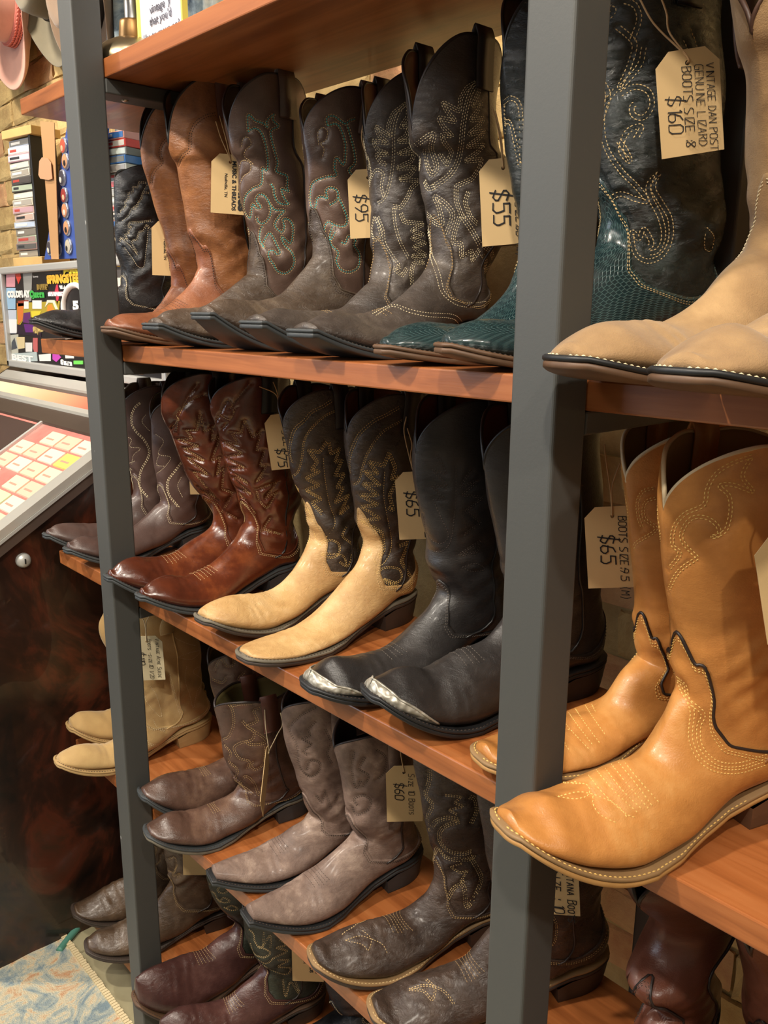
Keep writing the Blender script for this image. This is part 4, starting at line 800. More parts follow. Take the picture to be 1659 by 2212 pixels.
def put(mb, name, mat, parent, smooth=False):
    """a part given in world coordinates"""
    o = mb.build(name, mat, None, smooth) if isinstance(mb, MB) else mb
    o.parent = parent; o.matrix_parent_inverse = PWI(parent); return o
INK = plain('black_ink', (26, 24, 26), .8)
def card_mat(name, c):
    t = NT(name); n = t.noise(t.coord(), 500, 3, .7); n2 = t.noise(t.coord(), 25, 3)
    a = lin(c); return t.out(t.mix(t.math('MULTIPLY', n2, .3), a, lin(tuple(v*.86 for v in c))), .85, t.bump(n, .12, .0006))
KRAFT = card_mat('kraft_card', (196, 166, 118)); WHITEC = card_mat('cream_card', (206, 192, 156)); TWINE = plain('twine', (176, 142, 100), .85); TWINE2 = plain('pale_twine', (214, 196, 160), .85)
# ------------------------------------------------------------------ price tags
def price_tag(label, boot, tl, bl, off, w, lines, strings, az=55, mat=KRAFT, chamfer=.012, twine=TWINE, prints=None, bend=0):
    """card hanging beside a boot; az = degrees between its face and the shelf front; off = distance from the boot's middle"""
    b = BT[boot]; a = math.radians(az)
    nrm = np.array([math.sin(a), -math.cos(a), 0]); u = np.array([math.cos(a), math.sin(a), 0])
    p0 = np.array([b.base[0]+off*b.r[0], b.base[1]+off*b.r[1], 0])
    # the hanging plane passes beside the boot at the depth where the left edge is seen
    r = ray(*tl); t = ((p0-CAM)@np.array([b.r[0], b.r[1], 0]))/(r@np.array([b.r[0], b.r[1], 0])); O = CAM+r*t
    r2 = ray(*bl); t2 = ((O-CAM)@nrm)/(r2@nrm); Bp = CAM+r2*t2
    v = Bp-O; Lg = np.linalg.norm(v); v /= Lg
    u = u-v*(u@v); u /= np.linalg.norm(u); n = np.cross(v, u)*-1
    if n@(CAM-O) < 0: n = -n
    root = empty('price_tag', (O+v*Lg+u*w/2).tolist(), 0, label, 'price tag', 'price tags on the boots')
    h = .0005; outl = [(chamfer, 0), (w-chamfer, 0), (w, chamfer), (w, Lg), (0, Lg), (0, chamfer)]
    # card with a punched hole: ring of quads from the hole to the outline
    hc = np.array([w/2, .011]); m = 48; ang = np.arange(m)*2*PI/m
    op = np.array(outl+[outl[0]]); dns = resample(op, 200)
    o2 = []
    for q in ang:
        d = np.array([math.cos(q), math.sin(q)]); best = None
        rel = dns-hc; k = np.argmax((rel@d)/(np.linalg.norm(rel, axis=1)+1e-9)); o2.append(dns[k])
    o2 = np.array(o2); ih = hc+.0022*np.stack([np.cos(ang), np.sin(ang)], 1)
    for c in outl:
        o2[np.argmin(np.linalg.norm(o2-np.array(c), axis=1))] = c
    def W3(p, z): 
        p = np.asarray(p); return O+p[:, :1]*u+p[:, 1:]*v+(z+bend*((p[:, 1:]/Lg)**2)*.01)*n
    V = np.concatenate([W3(ih, h), W3(o2, h), W3(o2, -h), W3(ih, -h)]); F = grid_faces(4, m, True, True)
    put(MB().add(V, F), 'card', mat, root)
    mb = MB(); any_ = False
    for (txt, fx, fy, sz, th) in lines:
        org = O+u*(fx*w)+v*(fy*Lg)+n*.0007; stroke_text(mb, txt, org, v, u, sz, th, n); any_ = True
    if any_: put(mb, 'handwriting', INK, root)
    for (txt, fx, fy, sz, bold, wd) in (prints or []):
        M = basis(O+u*(fx*w)+v*(fy*Lg)+n*.0008, v, u); printed('printed_lettering', txt, sz, M, INK, root, bold=bold, width=wd)
    hole = O+u*hc[0]+v*hc[1]
    for st in strings:
        k = len(st); pts = [hole-n*.002, hole+n*.0015-v*.004]
        for i, q in enumerate(st):
            rr = ray(*q); fc = (hole-CAM)*[1, 1, 0]; tt = ((hole-CAM)@fc)/(rr@fc); P = CAM+rr*tt; pts.append(P)
        pp = catmull(pts, 24); wob = .0006
        put(MB().tube(pp, .0009, 5), 'string', twine, root, True)
    return root
HEAD = [('MUSIC & THREADS', .56, .52, .0085, .0002, 1), ('Nashville, TN', .36, .52, .0062, 0, 1)]
HEAD1 = HEAD+[('Vinnies', .74, .58, .021, .0009, 1)]
price_tag('kraft tag printed music and threads between the cognac and turquoise boots', '1tanB', (457, 330), (455, 459), .057, .056, [], [[(478, 300), (466, 262)], [(488, 300), (474, 250)]], prints=HEAD1)
price_tag('kraft tag printed threads hanging beside the black zigzag boot', '1tanA', (327, 476), (329, 594), -.052, .056, [], [], prints=HEAD1)
price_tag('kraft tag marked 95 dollars beside the turquoise stitched boot', '1turB', (750, 368), (757, 516), .052, .056, [('$95', .16, .36, .0165, .0014), ('SIZE 7', .74, .3, .011, .001)], [[(790, 335), (781, 295), (788, 250)]], az=40)
price_tag('kraft tag marked 55 dollars beside the cream leaf boot', '1leafB', (1034, 347), (1042, 533), .054, .056, [('$55', .26, .36, .019, .0017), ('BOOTS SIZE:8B (W)', .72, .14, .0088, .0009)], [[(1078, 290), (1064, 233)], [(1083, 300), (1070, 240)]], az=38)
price_tag('kraft tag marked 160 dollars on the green-black shaft', '1tealB', (1414, 117), (1430, 344), .062, .056, [('$160', .14, .42, .0125, .0009), ('BOOTS SIZE :8', .40, .16, .0080, .0007), ('GENUINE LIZARD', .60, .16, .0072, .0006), ('VINTAGE DAN POST', .78, .16, .0066, .0006)], [[(1430, 70), (1405, 40), (1381, -5)], [(1446, 70), (1440, 30), (1428, -5)]], az=50)
price_tag('kraft tag marked 75 dollars behind the shiny chestnut boots', '2cheB', (569, 898), (587, 1016), .052, .056, [('$75', .22, .62, .014, .0015), ('SIZE: 9', .45, .30, .010, .001), ('LADIES BOOTS', .80, .2, .009, .001)], [[(602, 872), (594, 850), (560, 835)], [(604, 872), (598, 845), (590, 825)]], az=42)
price_tag('kraft tag marked 65 dollars between the cream boots and the black boots', '2creB', (852, 1021), (863, 1166), .053, .056, [('$65', .24, .28, .017, .0017), ('SIZE 9 1/2', .66, .2, .0125, .0014)], [[(884, 985), (873, 932), (878, 900)], [(887, 985), (890, 960), (880, 925)]], az=40)
price_tag('kraft tag marked 65 dollars hanging in front of the golden tan boots', '2blkB', (1261, 1097), (1271, 1271), .06, .06, [('$65', .26, .34, .016, .0015), ('BOOTS SIZE:9.5 (M)', .60, .12, .0084, .0009), ('MENS LEATHER', .84, .14, .0084, .0009)], [[(1318, 1055), (1308, 985), (1306, 960)], [(1322, 1055), (1332, 1020), (1340, 1000)]], az=35)
price_tag('kraft tag marked 40 dollars at the right edge on the golden boot', '2golB', (1625, 1168), (1658, 1392), .072, .056, [('$40', .3, .3, .022, .0018)], [[(1680, 1120), (1690, 1080)]], az=45)
price_tag('cream white tag marked 110 dollars on the cream suede boot', '3sueB', (282, 1375), (291, 1470), .056, .058, [('$110', .18, .36, .012, .0011), ('Boots -size.10 1/2D', .52, .06, .0072, .0007), ('Vintage Acme Suede', .78, .06, .0072, .0007)], [[(312, 1345), (300, 1325), (295, 1312)], [(316, 1345), (322, 1330), (321, 1312)]], az=50, mat=WHITEC, twine=TWINE2)
price_tag('kraft tag marked 60 dollars on the distressed taupe boot', '3tauB', (833, 1655), (836, 1775), .056, .052, [('$60', .24, .30, .013, .0013), ('Size 10 Boots', .62, .14, .0085, .0008)], [[(866, 1630), (868, 1612)]], az=48)
price_tag('kraft tag reading boots size 10, right of the nearer post', '3dkB', (1130, 1845), (1137, 1970), .062, .062, [('$70', .22, .40, .013, .0013), ('Size : 10', .52, .20, .012, .0012), ('Montana Boots', .78, .10, .0098, .0011)], [[(1180, 1810), (1186, 1780)]], az=35)
price_tag('kraft tag seen edge-on in front of the waxed brown boot', '3brB', (577, 1597), (562, 1732), .058, .05, [], [[(574, 1570), (572, 1533)], [(600, 1585), (610, 1565), (606, 1540)]], az=138, chamfer=.018, twine=TWINE2)
price_tag('kraft tag corner peeking out behind the chestnut boots', '2brB', (405, 960), (411, 1068), .052, .05, [], [], az=48)
price_tag('plain kraft tag under the third shelf beside the olive boots', '4brB', (393, 1800), (396, 1890), .058, .05, [], [], az=50)
price_tag('kraft tag printed threads beside the bottle green shaft', '4oxB', (629, 2000), (632, 2118), .054, .056, [], [], az=45, prints=HEAD1)
# ------------------------------------------------------------------ room shell
YW = 1.08
def brick_mat(name, a, b):
    t = NT(name); v = t.coord('Object'); n = t.noise(v, 9, 6, .65, .4); n2 = t.noise(v, 60, 5, .7)
    col = t.ramp(n, [(.3, lin(a)), (.6, lin(b)), (.8, lin(tuple(min(255, x+22) for x in b)))])
    return t.out(col, .9, t.bump(n2, .5, .006, t.bump(n, .5, .02)))
BRM = [brick_mat('brick_sand', (170, 138, 86), (206, 178, 122)), brick_mat('brick_buff', (150, 118, 74), (194, 166, 110)), brick_mat('brick_rosy', (176, 120, 86), (208, 166, 118))]
MORTAR = brick_mat('mortar', (150, 126, 84), (186, 162, 112))
wall = tag(MB().box((-4.2, YW, 0), (1.2, YW+.12, 2.9)).build('wall_back', MORTAR), kind='structure')
def brick_mesh(k):
    rr = np.random.RandomState(k); L_, H_, D_ = .224, .071, .009; n = 4
    us = np.array([0, .06, .5, .94, 1]); vs = np.array([0, .16, .84, 1]); V = []
    for dz, ins in ((D_, 0), (0, 0)):
        for v_ in vs:
            for u_ in us:
                e = (min(u_, 1-u_) < .01) or (min(v_, 1-v_) < .01)
                V.append(((u_-.5)*L_+rr.uniform(-.004, .004), -(dz*(.72 if e else 1)+rr.uniform(-.003, .003)) if dz else 0, (v_-.5)*H_+rr.uniform(-.003, .003)))
    f = grid_faces(4, 5)[:, :].tolist(); m = 20
    edge = [0, 1, 2, 3, 4, 9, 14, 19, 18, 17, 16, 15, 10, 5]
    f += [(edge[i], m+edge[i], m+edge[(i+1) % 14], edge[(i+1) % 14]) for i in range(14)]
    me = bpy.data.meshes.new('brick'); me.from_pydata(V, [], f); me.update(); return me
BM_ = []
for k in range(9):
    me = brick_mesh(k); me.materials.append(BRM[k % 3] if k < 8 else BRM[1]); BM_.append(me)
def brick(x, z):
    o = bpy.data.objects.new('brick', random.choice(BM_)); COL.objects.link(o); o.parent = wall
    o.location = (x, YW+random.uniform(-.002, .004), z); o.rotation_euler = (0, random.uniform(-.02, .02), 0)
for r_ in range(34):
    z = .05+r_*.077
    for c_ in range(24):
        x = -4.1+c_*.23+(r_ % 2)*.115
        if (x < -2.05 and 1.0 < z < 2.3) or (-1.75 < x < -.35 and 1.5 < z < 1.86) or (-.75 < x < -.2 and .35 < z < 2.0): brick(x, z)
FLOORM = NT('floor_tile'); _n = FLOORM.noise(FLOORM.coord(), 7, 5); M_FLOOR = FLOORM.out(FLOORM.ramp(_n, [(.3, lin((150, 142, 112))), (.7, lin((192, 184, 150)))]), .4, FLOORM.bump(FLOORM.noise(FLOORM.coord(), 60, 4), .1, .002))
floor = tag(MB().box((-4.2, -3.4, -.1), (1.2, YW, -.004)).build('floor', plain('grout', (110, 102, 82), .9)), kind='structure')
tile = bpy.data.meshes.new('tile'); tile.from_pydata([(-.1485, -.1485, -.004), (.1485, -.1485, -.004), (.1485, .1485, -.004), (-.1485, .1485, -.004), (-.147, -.147, 0), (.147, -.147, 0), (.147, .147, 0), (-.147, .147, 0)], [], [(4, 5, 6, 7), (0, 1, 5, 4), (1, 2, 6, 5), (2, 3, 7, 6), (3, 0, 4, 7)]); tile.materials.append(M_FLOOR)
for i in range(11):
    for j in range(5):
        o = bpy.data.objects.new('floor_tile', tile); COL.objects.link(o); o.parent = floor; o.location = (-2.05+i*.3, -.33+j*.3, random.uniform(-.0008, 0)); o.rotation_euler = (random.uniform(-.002, .002), 0, 0)
CEILM = plain('ceiling_paint', (225, 218, 205), .9)
tag(MB().box((-4.2, -3.4, 2.9), (1.2, YW+.12, 3.0)).build('ceiling', CEILM), kind='structure')
WALLM = plain('shop_wall_paint', (205, 196, 178), .9)
tag(MB().box((-4.3, -3.4, 0), (-4.2, YW+.12, 2.9)).build('wall_left', WALLM), kind='structure')
tag(MB().box((1.2, -3.4, 0), (1.3, YW+.12, 2.9)).build('wall_right', WALLM), kind='structure')
tag(MB().box((-4.2, -3.5, 0), (1.2, -3.4, 2.9)).build('wall_front', WALLM), kind='structure')
# ------------------------------------------------------------------ jukebox
XJ = -1.66; XJL = -2.75
jb = empty('jukebox', ((XJ+XJL)/2, .66, 0), 0, 'old jukebox with marbled dark side, slanted title panel and band poster', 'jukebox')
t = NT('marbled_laminate'); v = t.coord(scale=(1, 1, .8)); n1 = t.noise(v, 5.5, 7, .65, 1.2); n2 = t.noise(v, 15, 6, .7, .8)
col = t.ramp(n1, [(.36, lin((20, 14, 11))), (.5, lin((44, 24, 16))), (.6, lin((78, 36, 22))), (.74, lin((50, 36, 24)))])
vein = t.ramp(n2, [(.66, (0, 0, 0, 1)), (.74, (.32, .32, .32, 1))]); MARB = t.out(t.mix(vein, col, lin((124, 88, 58))), .3, coat=.4)
CHROME = plain('chrome_trim', (222, 220, 212), .28, .55); ALU = plain('brushed_aluminium', (198, 198, 194), .4, .4); BRUSH = plain('bronze_metal_strip', (116, 100, 92), .4, .5)
SL = (1.105-.953)/(.756-.51)
def zs_(y): return .953+(y-.51)*SL
prof = [(.36, 0), (YW-.012, 0), (YW-.012, 1.44), (.935, 1.44), (.935, 1.20), (.77, zs_(.77)-.012), (.36, zs_(.36)-.012)]
V = [(x, y, z) for x in (XJL, XJ) for y, z in prof]; n = len(prof)
m = MB().add(V, [tuple(range(n)), tuple(range(n, 2*n))[::-1]]+[(i, n+i, n+(i+1) % n, (i+1) % n) for i in range(n)]); put(m, 'cabinet', MARB, jb)
def slope_box(name, x0, x1, y0, y1, z0, z1, mat, smooth=False):
    """a slab lying on the slanted front: y0..y1 along depth, z0..z1 above the slope"""
    c = [(x, y, zs_(y)+z) for z in (z0, z1) for x, y in ((x0, y0), (x1, y0), (x1, y1), (x0, y1))]
    m = MB().add(c, [(0, 3, 2, 1), (4, 5, 6, 7), (0, 1, 5, 4), (1, 2, 6, 5), (2, 3, 7, 6), (3, 0, 4, 7)]); return put(m, name, mat, jb)
slope_box('side_band', XJ-.002, XJ+.012, .36, .80, -.045, -.010, BRUSH); slope_box('chrome_rail', XJ-.03, XJ+.016, .36, .80, -.012, .006, CHROME); slope_box('chrome_rail', XJ-.004, XJ+.018, .36, .80, -.020, -.013, ALU)
def panel(c): return plain('panel_%d_%d_%d' % c, c, .35)
slope_box('title_panel', -2.60, XJ-.03, .36, .752, -.011, -.004, plain('pink_panel', (226, 134, 124), .25, var=.25))
dark = slope_box('picture_panel', -2.40, -2.07, .50, .742, -.004, .001, plain('brown_picture', (66, 50, 46), .35))
for a in (-2.41, -2.062): slope_box('divider_strip', a, a+.012, .36, .752, -.004, .003, ALU)
PASTEL = [(226, 204, 172), (230, 212, 182), (222, 190, 166), (232, 214, 194)]
for i in range(4):
    for j in range(9):
        x0 = -2.04+i*.088; y0 = .385+j*.040
        c = PASTEL[(i*5+j*3) % 4]
        if (i, j) == (3, 7): c = (248, 206, 112)
        if (i, j) == (2, 4): c = (190, 222, 172)
        if (i, j) == (0, 8) or (i, j) == (1, 5): continue
        o = slope_box('title_strip', x0, x0+.079, y0, y0+.033, -.004, -.001, panel(c))
        q = slope_box('title_print', x0+.012, x0+.052, y0+.011, y0+.015, -.001, -.0006, panel((196, 150, 132)))
slope_box('dark_band', XJL+.1, XJ-.004, .752, .79, -.012, .003, plain('brown_band', (70, 58, 50), .3)); slope_box('chrome_rail', XJL+.1, XJ-.002, .79, .802, -.012, .010, CHROME)
t = NT('lit_band'); g_ = t.n('ShaderNodeSeparateXYZ'); t.l(t.coord(), g_.inputs[0]); cc_ = t.ramp(t.math('ADD', t.math('MULTIPLY', g_.outputs[0], 1.1), 2.9), [(.12, lin((226, 206, 168))), (.5, lin((236, 150, 112))), (.9, lin((226, 62, 52)))])
LIT = t.out(cc_, .3); t.l(cc_, t.b.inputs['Emission Color']); t.b.inputs['Emission Strength'].default_value = .25
slope_box('lit_plastic_band', XJL+.1, XJ-.002, .802, .842, -.012, .004, LIT); slope_box('bronze_strip', XJL+.1, XJ-.002, .842, .852, -.012, .004, BRUSH); slope_box('chrome_rail', XJL+.1, XJ-.002, .852, .88, -.012, .010, CHROME)
lk_ = on_x(50, 1210, XJ); m = MB(); m.lathe([(0, .012), (.009, .0115), (.0135, .007), (.015, 0), (.015, -.002)], 20, Matrix.Translation(lk_)@Matrix.Rotation(PI/2, 4, 'Y')); lock = put(m, 'lock', ALU, jb, True)
m = MB().box((-.0006, -.0012, -.005), (.0135, .0012, .005), Matrix.Translation(lk_)); s_ = put(m, 'keyhole', plain('dark_slot', (20, 20, 20), .5), lock); s_.parent = lock; s_.matrix_parent_inverse = PWI(jb).inverted()@PWI(jb)@Matrix.Identity(4)
s_.matrix_parent_inverse = (Matrix.Translation(jb.location)@lock.matrix_parent_inverse).inverted()
# poster panel at the back of the jukebox
YP = .892; pA = on_y(8, 578, YP); pB = on_y(20, 790, YP); pxl = (pA[0]+pB[0])/2; pz1 = pA[2]; pz0 = pB[2]; pxr = XJ-.006
fr = .020
fm = MB(); fm.box((pxl, YP-.012, pz0), (pxl+fr, YP+.03, pz1)); fm.box((pxr-fr, YP-.012, pz0), (pxr, YP+.03, pz1)); fm.box((pxl, YP-.012, pz0), (pxr, YP+.03, pz0+fr)); fm.box((pxl, YP-.012, pz1-fr), (pxr, YP+.03, pz1)); pf = put(fm, 'poster_frame', ALU, jb); bevel(pf, .004, 2)
t = NT('poster_ground'); n_ = t.noise(t.coord(scale=(5, 1, 6)), 1.6, 1, .3); vo = t.n('ShaderNodeTexVoronoi', Scale=9.); t.l(t.coord(scale=(1, .2, 1.3)), vo.inputs['Vector'])
pg = put(MB().box((pxl+fr, YP, pz0+fr), (pxr-fr, YP+.01, pz1-fr)), 'poster', plain('poster_black', (30, 28, 32), .3), jb)
def pr(px, py): return on_y(px, py, YP)
def blot(poly, c, lift=.0008):
    P = [pr(*q) for q in poly]; m = MB().prism([(0, 0)]*0 or [(p[0], p[2]) for p in P], 0, lift, Matrix(((1, 0, 0, 0), (0, 0, -1, YP), (0, 1, 0, 0), (0, 0, 0, 1)))); put(m, 'poster_print', plain('print_%d_%d_%d' % c, c, .4), jb)
def pq(x0, y0, x1, y1): return [(x0, y0), (x1, y0), (x1, y1), (x0, y1)]
blot(pq(14, 590, 33, 620), (214, 150, 160)); blot(pq(14, 622, 34, 668), (150, 186, 214)); blot(pq(17, 670, 36, 720), (190, 200, 214)); blot(pq(20, 690, 37, 719), (236, 236, 236), .0012)
blot([(33, 592), (44, 590), (46, 600), (40, 614)], (214, 70, 56)); blot([(50, 590), (70, 588), (68, 650), (54, 652)], (150, 150, 146)); blot([(37, 655), (130, 650), (128, 672), (80, 682), (52, 690), (44, 702), (37, 700)], (176, 158, 52)); blot([(37, 655), (52, 655), (50, 690), (40, 702)], (214, 120, 52), .0012)
blot([(39, 650), (62, 648), (62, 660), (40, 662)], (150, 60, 42), .0012); blot([(52, 676), (66, 674), (68, 700), (50, 696)], (96, 40, 104), .0014); blot([(68, 672), (90, 672), (86, 680), (70, 686)], (222, 206, 60), .0014); blot([(104, 660), (112, 657), (118, 672), (102, 672)], (236, 140, 50), .0014)
blot([(98, 664), (103, 648), (118, 648), (126, 668), (121, 668), (115, 654), (106, 654)], (232, 226, 206), .0016); blot(pq(53, 651, 63, 667), (240, 236, 232), .0016); blot(pq(71, 649, 91, 667), (240, 238, 236), .0016); blot(pq(106, 630, 141, 640), (234, 170, 178), .0014); blot([(122, 616), (125, 612), (128, 640), (124, 660), (119, 628)], (206, 60, 84))
blot([(38, 702), (70, 700), (90, 720), (90, 728), (40, 722)], (38, 22, 42)); blot([(52, 700), (74, 700), (74, 718), (56, 718)], (96, 34, 120), .0012); blot([(72, 560+148), (98, 706), (94, 716), (76, 720)], (190, 170, 110), .0012)
blot([(22, 724), (40, 722), (40, 774), (24, 776)], (186, 186, 172)); blot([(36, 728), (54, 728), (54, 752), (40, 754)], (214, 196, 150), .0012); blot([(26, 740), (32, 730), (38, 752), (26, 756)], (70, 76, 84), .0014); blot([(55, 740), (70, 740), (70, 760), (56, 760)], (222, 222, 218)); blot([(72, 730), (82, 730), (82, 760), (76, 764), (72, 752)], (190, 100, 100), .0012)
blot([(24, 764), (80, 760), (82, 780), (26, 782)], (176, 190, 190), .0014); blot([(84, 766), (110, 764), (110, 780), (86, 780)], (232, 232, 228)); blot([(114, 764), (124, 762), (132, 772), (122, 782), (114, 776)], (190, 70, 180)); blot([(141, 764), (160, 764), (160, 774), (142, 774)], (228, 226, 222)); blot(pq(160, 779, 180, 787), (110, 210, 90), .0014)
blot(pq(220, 560, 262, 640), (84, 80, 78)); blot([(222, 592), (246, 590), (240, 622), (226, 626)], (206, 60, 56), .0012); blot(pq(250, 600, 262, 622), (222, 214, 200), .0014); blot([(95, 568), (132, 576), (132, 590), (98, 592)], (60, 56, 54))
ringm = MB(); cx_, cz_ = pr(167, 668)[0], pr(167, 668)[2]; rw = pr(167, 668)[0]-pr(140, 668)[0]
a_ = np.linspace(0, 2*PI, 40); ringm.tube(np.stack([cx_+rw*np.cos(a_), np.full(40, YP-.002), cz_+rw*.75*np.sin(a_)], 1), .008, 5); put(ringm, 'poster_ring', plain('print_white', (236, 234, 228), .4), jb, True)
FX = Vector((1, 0, 0)); FZ = Vector((0, 0, 1))
def ptext(txt, px, py, hpx, c, wpx=None, bold=.002):
    p = pr(px, py); q = pr(px, py-hpx); h = q[2]-p[2]; wd = 1
    if wpx: wd = (pr(px+wpx, py)[0]-p[0])/(h*1.35*.58*len(txt))
    printed('poster_lettering', txt, h*1.35, basis((p[0], YP-.0022, p[2]), FX, FZ), plain('print_%d_%d_%d' % c, c, .4), jb, 'LEFT', bold=bold, width=wd)
ptext('BRUCE', 140, 591, 14, (238, 220, 60), 62); ptext('SPRINGSTEEN', 104, 612, 17, (240, 186, 60), 82); ptext('KILLERS', 82, 625, 10, (150, 124, 60), 28); ptext('COLDPLAY', 18, 642, 13, (236, 236, 230), 44); ptext('Queen', 67, 642, 14, (66, 180, 80), 32); ptext('WHITE', 132, 623, 5, (232, 228, 222), 19); ptext('BLINK', 106, 639, 7, (240, 240, 240), 34, .001); ptext('5', 160, 668, 18, (236, 236, 232), 14); ptext('GUN', 240, 576, 12, (226, 190, 60), 30); ptext('BEST', 27, 776, 12, (240, 240, 236), 50, .001); ptext('Swan', 134, 786, 9, (240, 240, 236), 25); ptext('love', 73, 600, 5, (220, 220, 220), 16, 0); ptext('Slip', 74, 718, 12, (206, 180, 110), 24)
w_ = zs_(.6)
p_ = Vector((-2.36, .60, zs_(.60)+.0015)); printed('picture_lettering', 'Rock', .075, basis(p_, (1, 0, 0), (0, 1, SL)), plain('cream_script', (206, 178, 160), .4), jb, 'LEFT', shear=.4)
# ------------------------------------------------------------------ cassettes, rack and pin board on the jukebox
ZT = pz1+.006
ZT = max(1.452, pz1)
CW, CD, CT = .109, .069, .0166
CASM = [plain('case_%d' % i, c, .25) for i, c in enumerate([(186, 200, 220), (226, 212, 210), (190, 156, 164), (124, 124, 122), (226, 220, 204), (96, 94, 92), (84, 80, 78), (130, 124, 114), (230, 220, 198), (196, 170, 156), (230, 216, 208), (170, 164, 154), (156, 148, 134), (172, 184, 162), (164, 136, 130), (166, 160, 148)])]
CASR = [plain('case_r%d' % i, c, .25) for i, c in enumerate([(206, 150, 140), (198, 66, 56), (110, 112, 108), (62, 110, 170), (186, 190, 184), (150, 152, 148), (196, 206, 198), (206, 200, 186), (176, 176, 172), (150, 146, 140), (196, 188, 176)])]
ORD = ['top', 'second', 'third', 'fourth', 'fifth', 'sixth', 'seventh', 'eighth', 'ninth', 'tenth', 'eleventh', 'twelfth', 'thirteenth', 'fourteenth', 'fifteenth', 'sixteenth']
INKP = [plain('spine_ink_%d' % i, c, .5) for i, c in enumerate([(214, 214, 210), (180, 70, 60), (50, 50, 52), (230, 226, 214)])]
def stack(cx, cy, ztop, zbase, n_, ang, mats, where, grp):
    th_ = (ztop-zbase)/n_
    for i in range(n_):
        z1 = ztop-i*th_; a = math.radians(ang+random.uniform(-3, 3))
        o = empty('cassette', (cx+random.uniform(-.003, .003), cy+random.uniform(-.003, .003), z1-th_), a, '%s cassette of the %s' % (ORD[i] if i else 'topmost', where), 'cassette', grp)
        bevel(MB().box((-CW/2, -CD/2, 0), (CW/2, CD/2, th_-.0006)).build('case', mats[i % len(mats)], o), .0012, 1)
        MB().box((-CW/2+.004, -CD/2-.0008, th_*.16), (CW/2-.004, -CD/2, th_*.84)).build('spine_card', mats[(i*7+3) % len(mats)], o)
        q = .3+random.random()*.4; MB().box((-CW/2+.012, -CD/2-.0013, th_*.34), (-CW/2+.012+CW*.75*q, -CD/2-.0007, th_*.66)).build('spine_print', INKP[i % 4], o)
PINE = plain('pine_wood', (214, 176, 112), .55, var=.12)
c0 = on_y(66, 300, .99); cl_ = on_y(80, 560, .99)
zt1 = on_y(66, 293, .96)[2]; zb1 = ZT+.03
stack(c0[0]+.0, .985, zt1, zb1, 16, 10, CASM, 'left stack under the wood block', 'cassettes in the left stack')
rk = empty('cassette_rack', (c0[0]+.02, .99, ZT), 0, 'pale wood cassette rack standing on the jukebox', 'rack')
Mr = Matrix.Translation((c0[0]+.0, .985, 0))@Matrix.Rotation(math.radians(10), 4, 'Z')
for nm, a, b in (('base_plank', (-.065, -.045, ZT+.002), (.09, .045, zb1-.0005)), ('top_plank', (-.065, -.045, zt1+.003), (.09, .045, zt1+.026)), ('side_board', (.062, -.04, zb1), (.072, .04, zt1+.003))):
    o = put(MB().box(a, b, Mr), nm, PINE if nm != 'side_board' else plain('rack_black', (26, 26, 28), .5), rk); bevel(o, .0015)
c1 = on_y(262, 300, .99); ztr = on_y(262, 282, .97)[2]
stack(c1[0], .99, ztr, ZT+.004, 16, 14, CASR, 'right stack behind the pin board', 'cassettes in the right stack')
tg_ = empty('cardboard_tag', tuple(on_y(107, 480, .925)), 0, 'long plain cardboard strip with a small blank tag on the cassettes', 'tag')
q0 = [on_y(*p, .925) for p in ((88, 262), (118, 265), (128, 560), (112, 560))]
put(MB().prism([(p[0], p[2]) for p in q0], 0, .0015, Matrix(((1, 0, 0, 0), (0, 0, -1, .925), (0, 1, 0, 0), (0, 0, 0, 1)))), 'strip', plain('cardboard', (186, 142, 96), .8), tg_)
q1 = [on_y(*p, .92) for p in ((86, 348), (92, 340), (104, 342), (111, 352), (114, 386), (106, 389), (88, 386), (84, 378))]
put(MB().prism([(p[0], p[2]) for p in q1], 0, .0015, Matrix(((1, 0, 0, 0), (0, 0, -1, .92), (0, 1, 0, 0), (0, 0, 0, 1)))), 'small_tag', plain('cardboard_pink', (196, 148, 112), .8), tg_)
YB = .945
bd = empty('pin_board', tuple(on_y(170, 560, YB)), 0, 'blue standing board covered with round button pins', 'display board')
q = [on_y(*p, YB) for p in ((152, 266), (237, 272), (207, 557), (101, 561))]
put(MB().prism([(p[0], p[2]) for p in q], 0, .007, Matrix(((1, 0, 0, 0), (0, 0, -1, YB), (0, 1, 0, 0), (0, 0, 0, 1)))), 'front_board', plain('royal_blue_card', (58, 84, 158), .5), bd)
q = [on_y(*p, YB+.01) for p in ((236, 395), (245, 556), (207, 556))]
put(MB().prism([(p[0], p[2]) for p in q], 0, .004, Matrix(((1, 0, 0, 0), (0, 0, -1, YB+.012), (0, 1, 0, 0), (0, 0, 0, 1)))), 'stand_board', plain('navy_card', (18, 34, 84), .5), bd)
PINC = [(196, 90, 70), (206, 150, 110), (70, 66, 74), (150, 56, 52), (190, 180, 160), (210, 140, 100)]
rim = plain('pin_rim', (176, 180, 196), .18, .6)
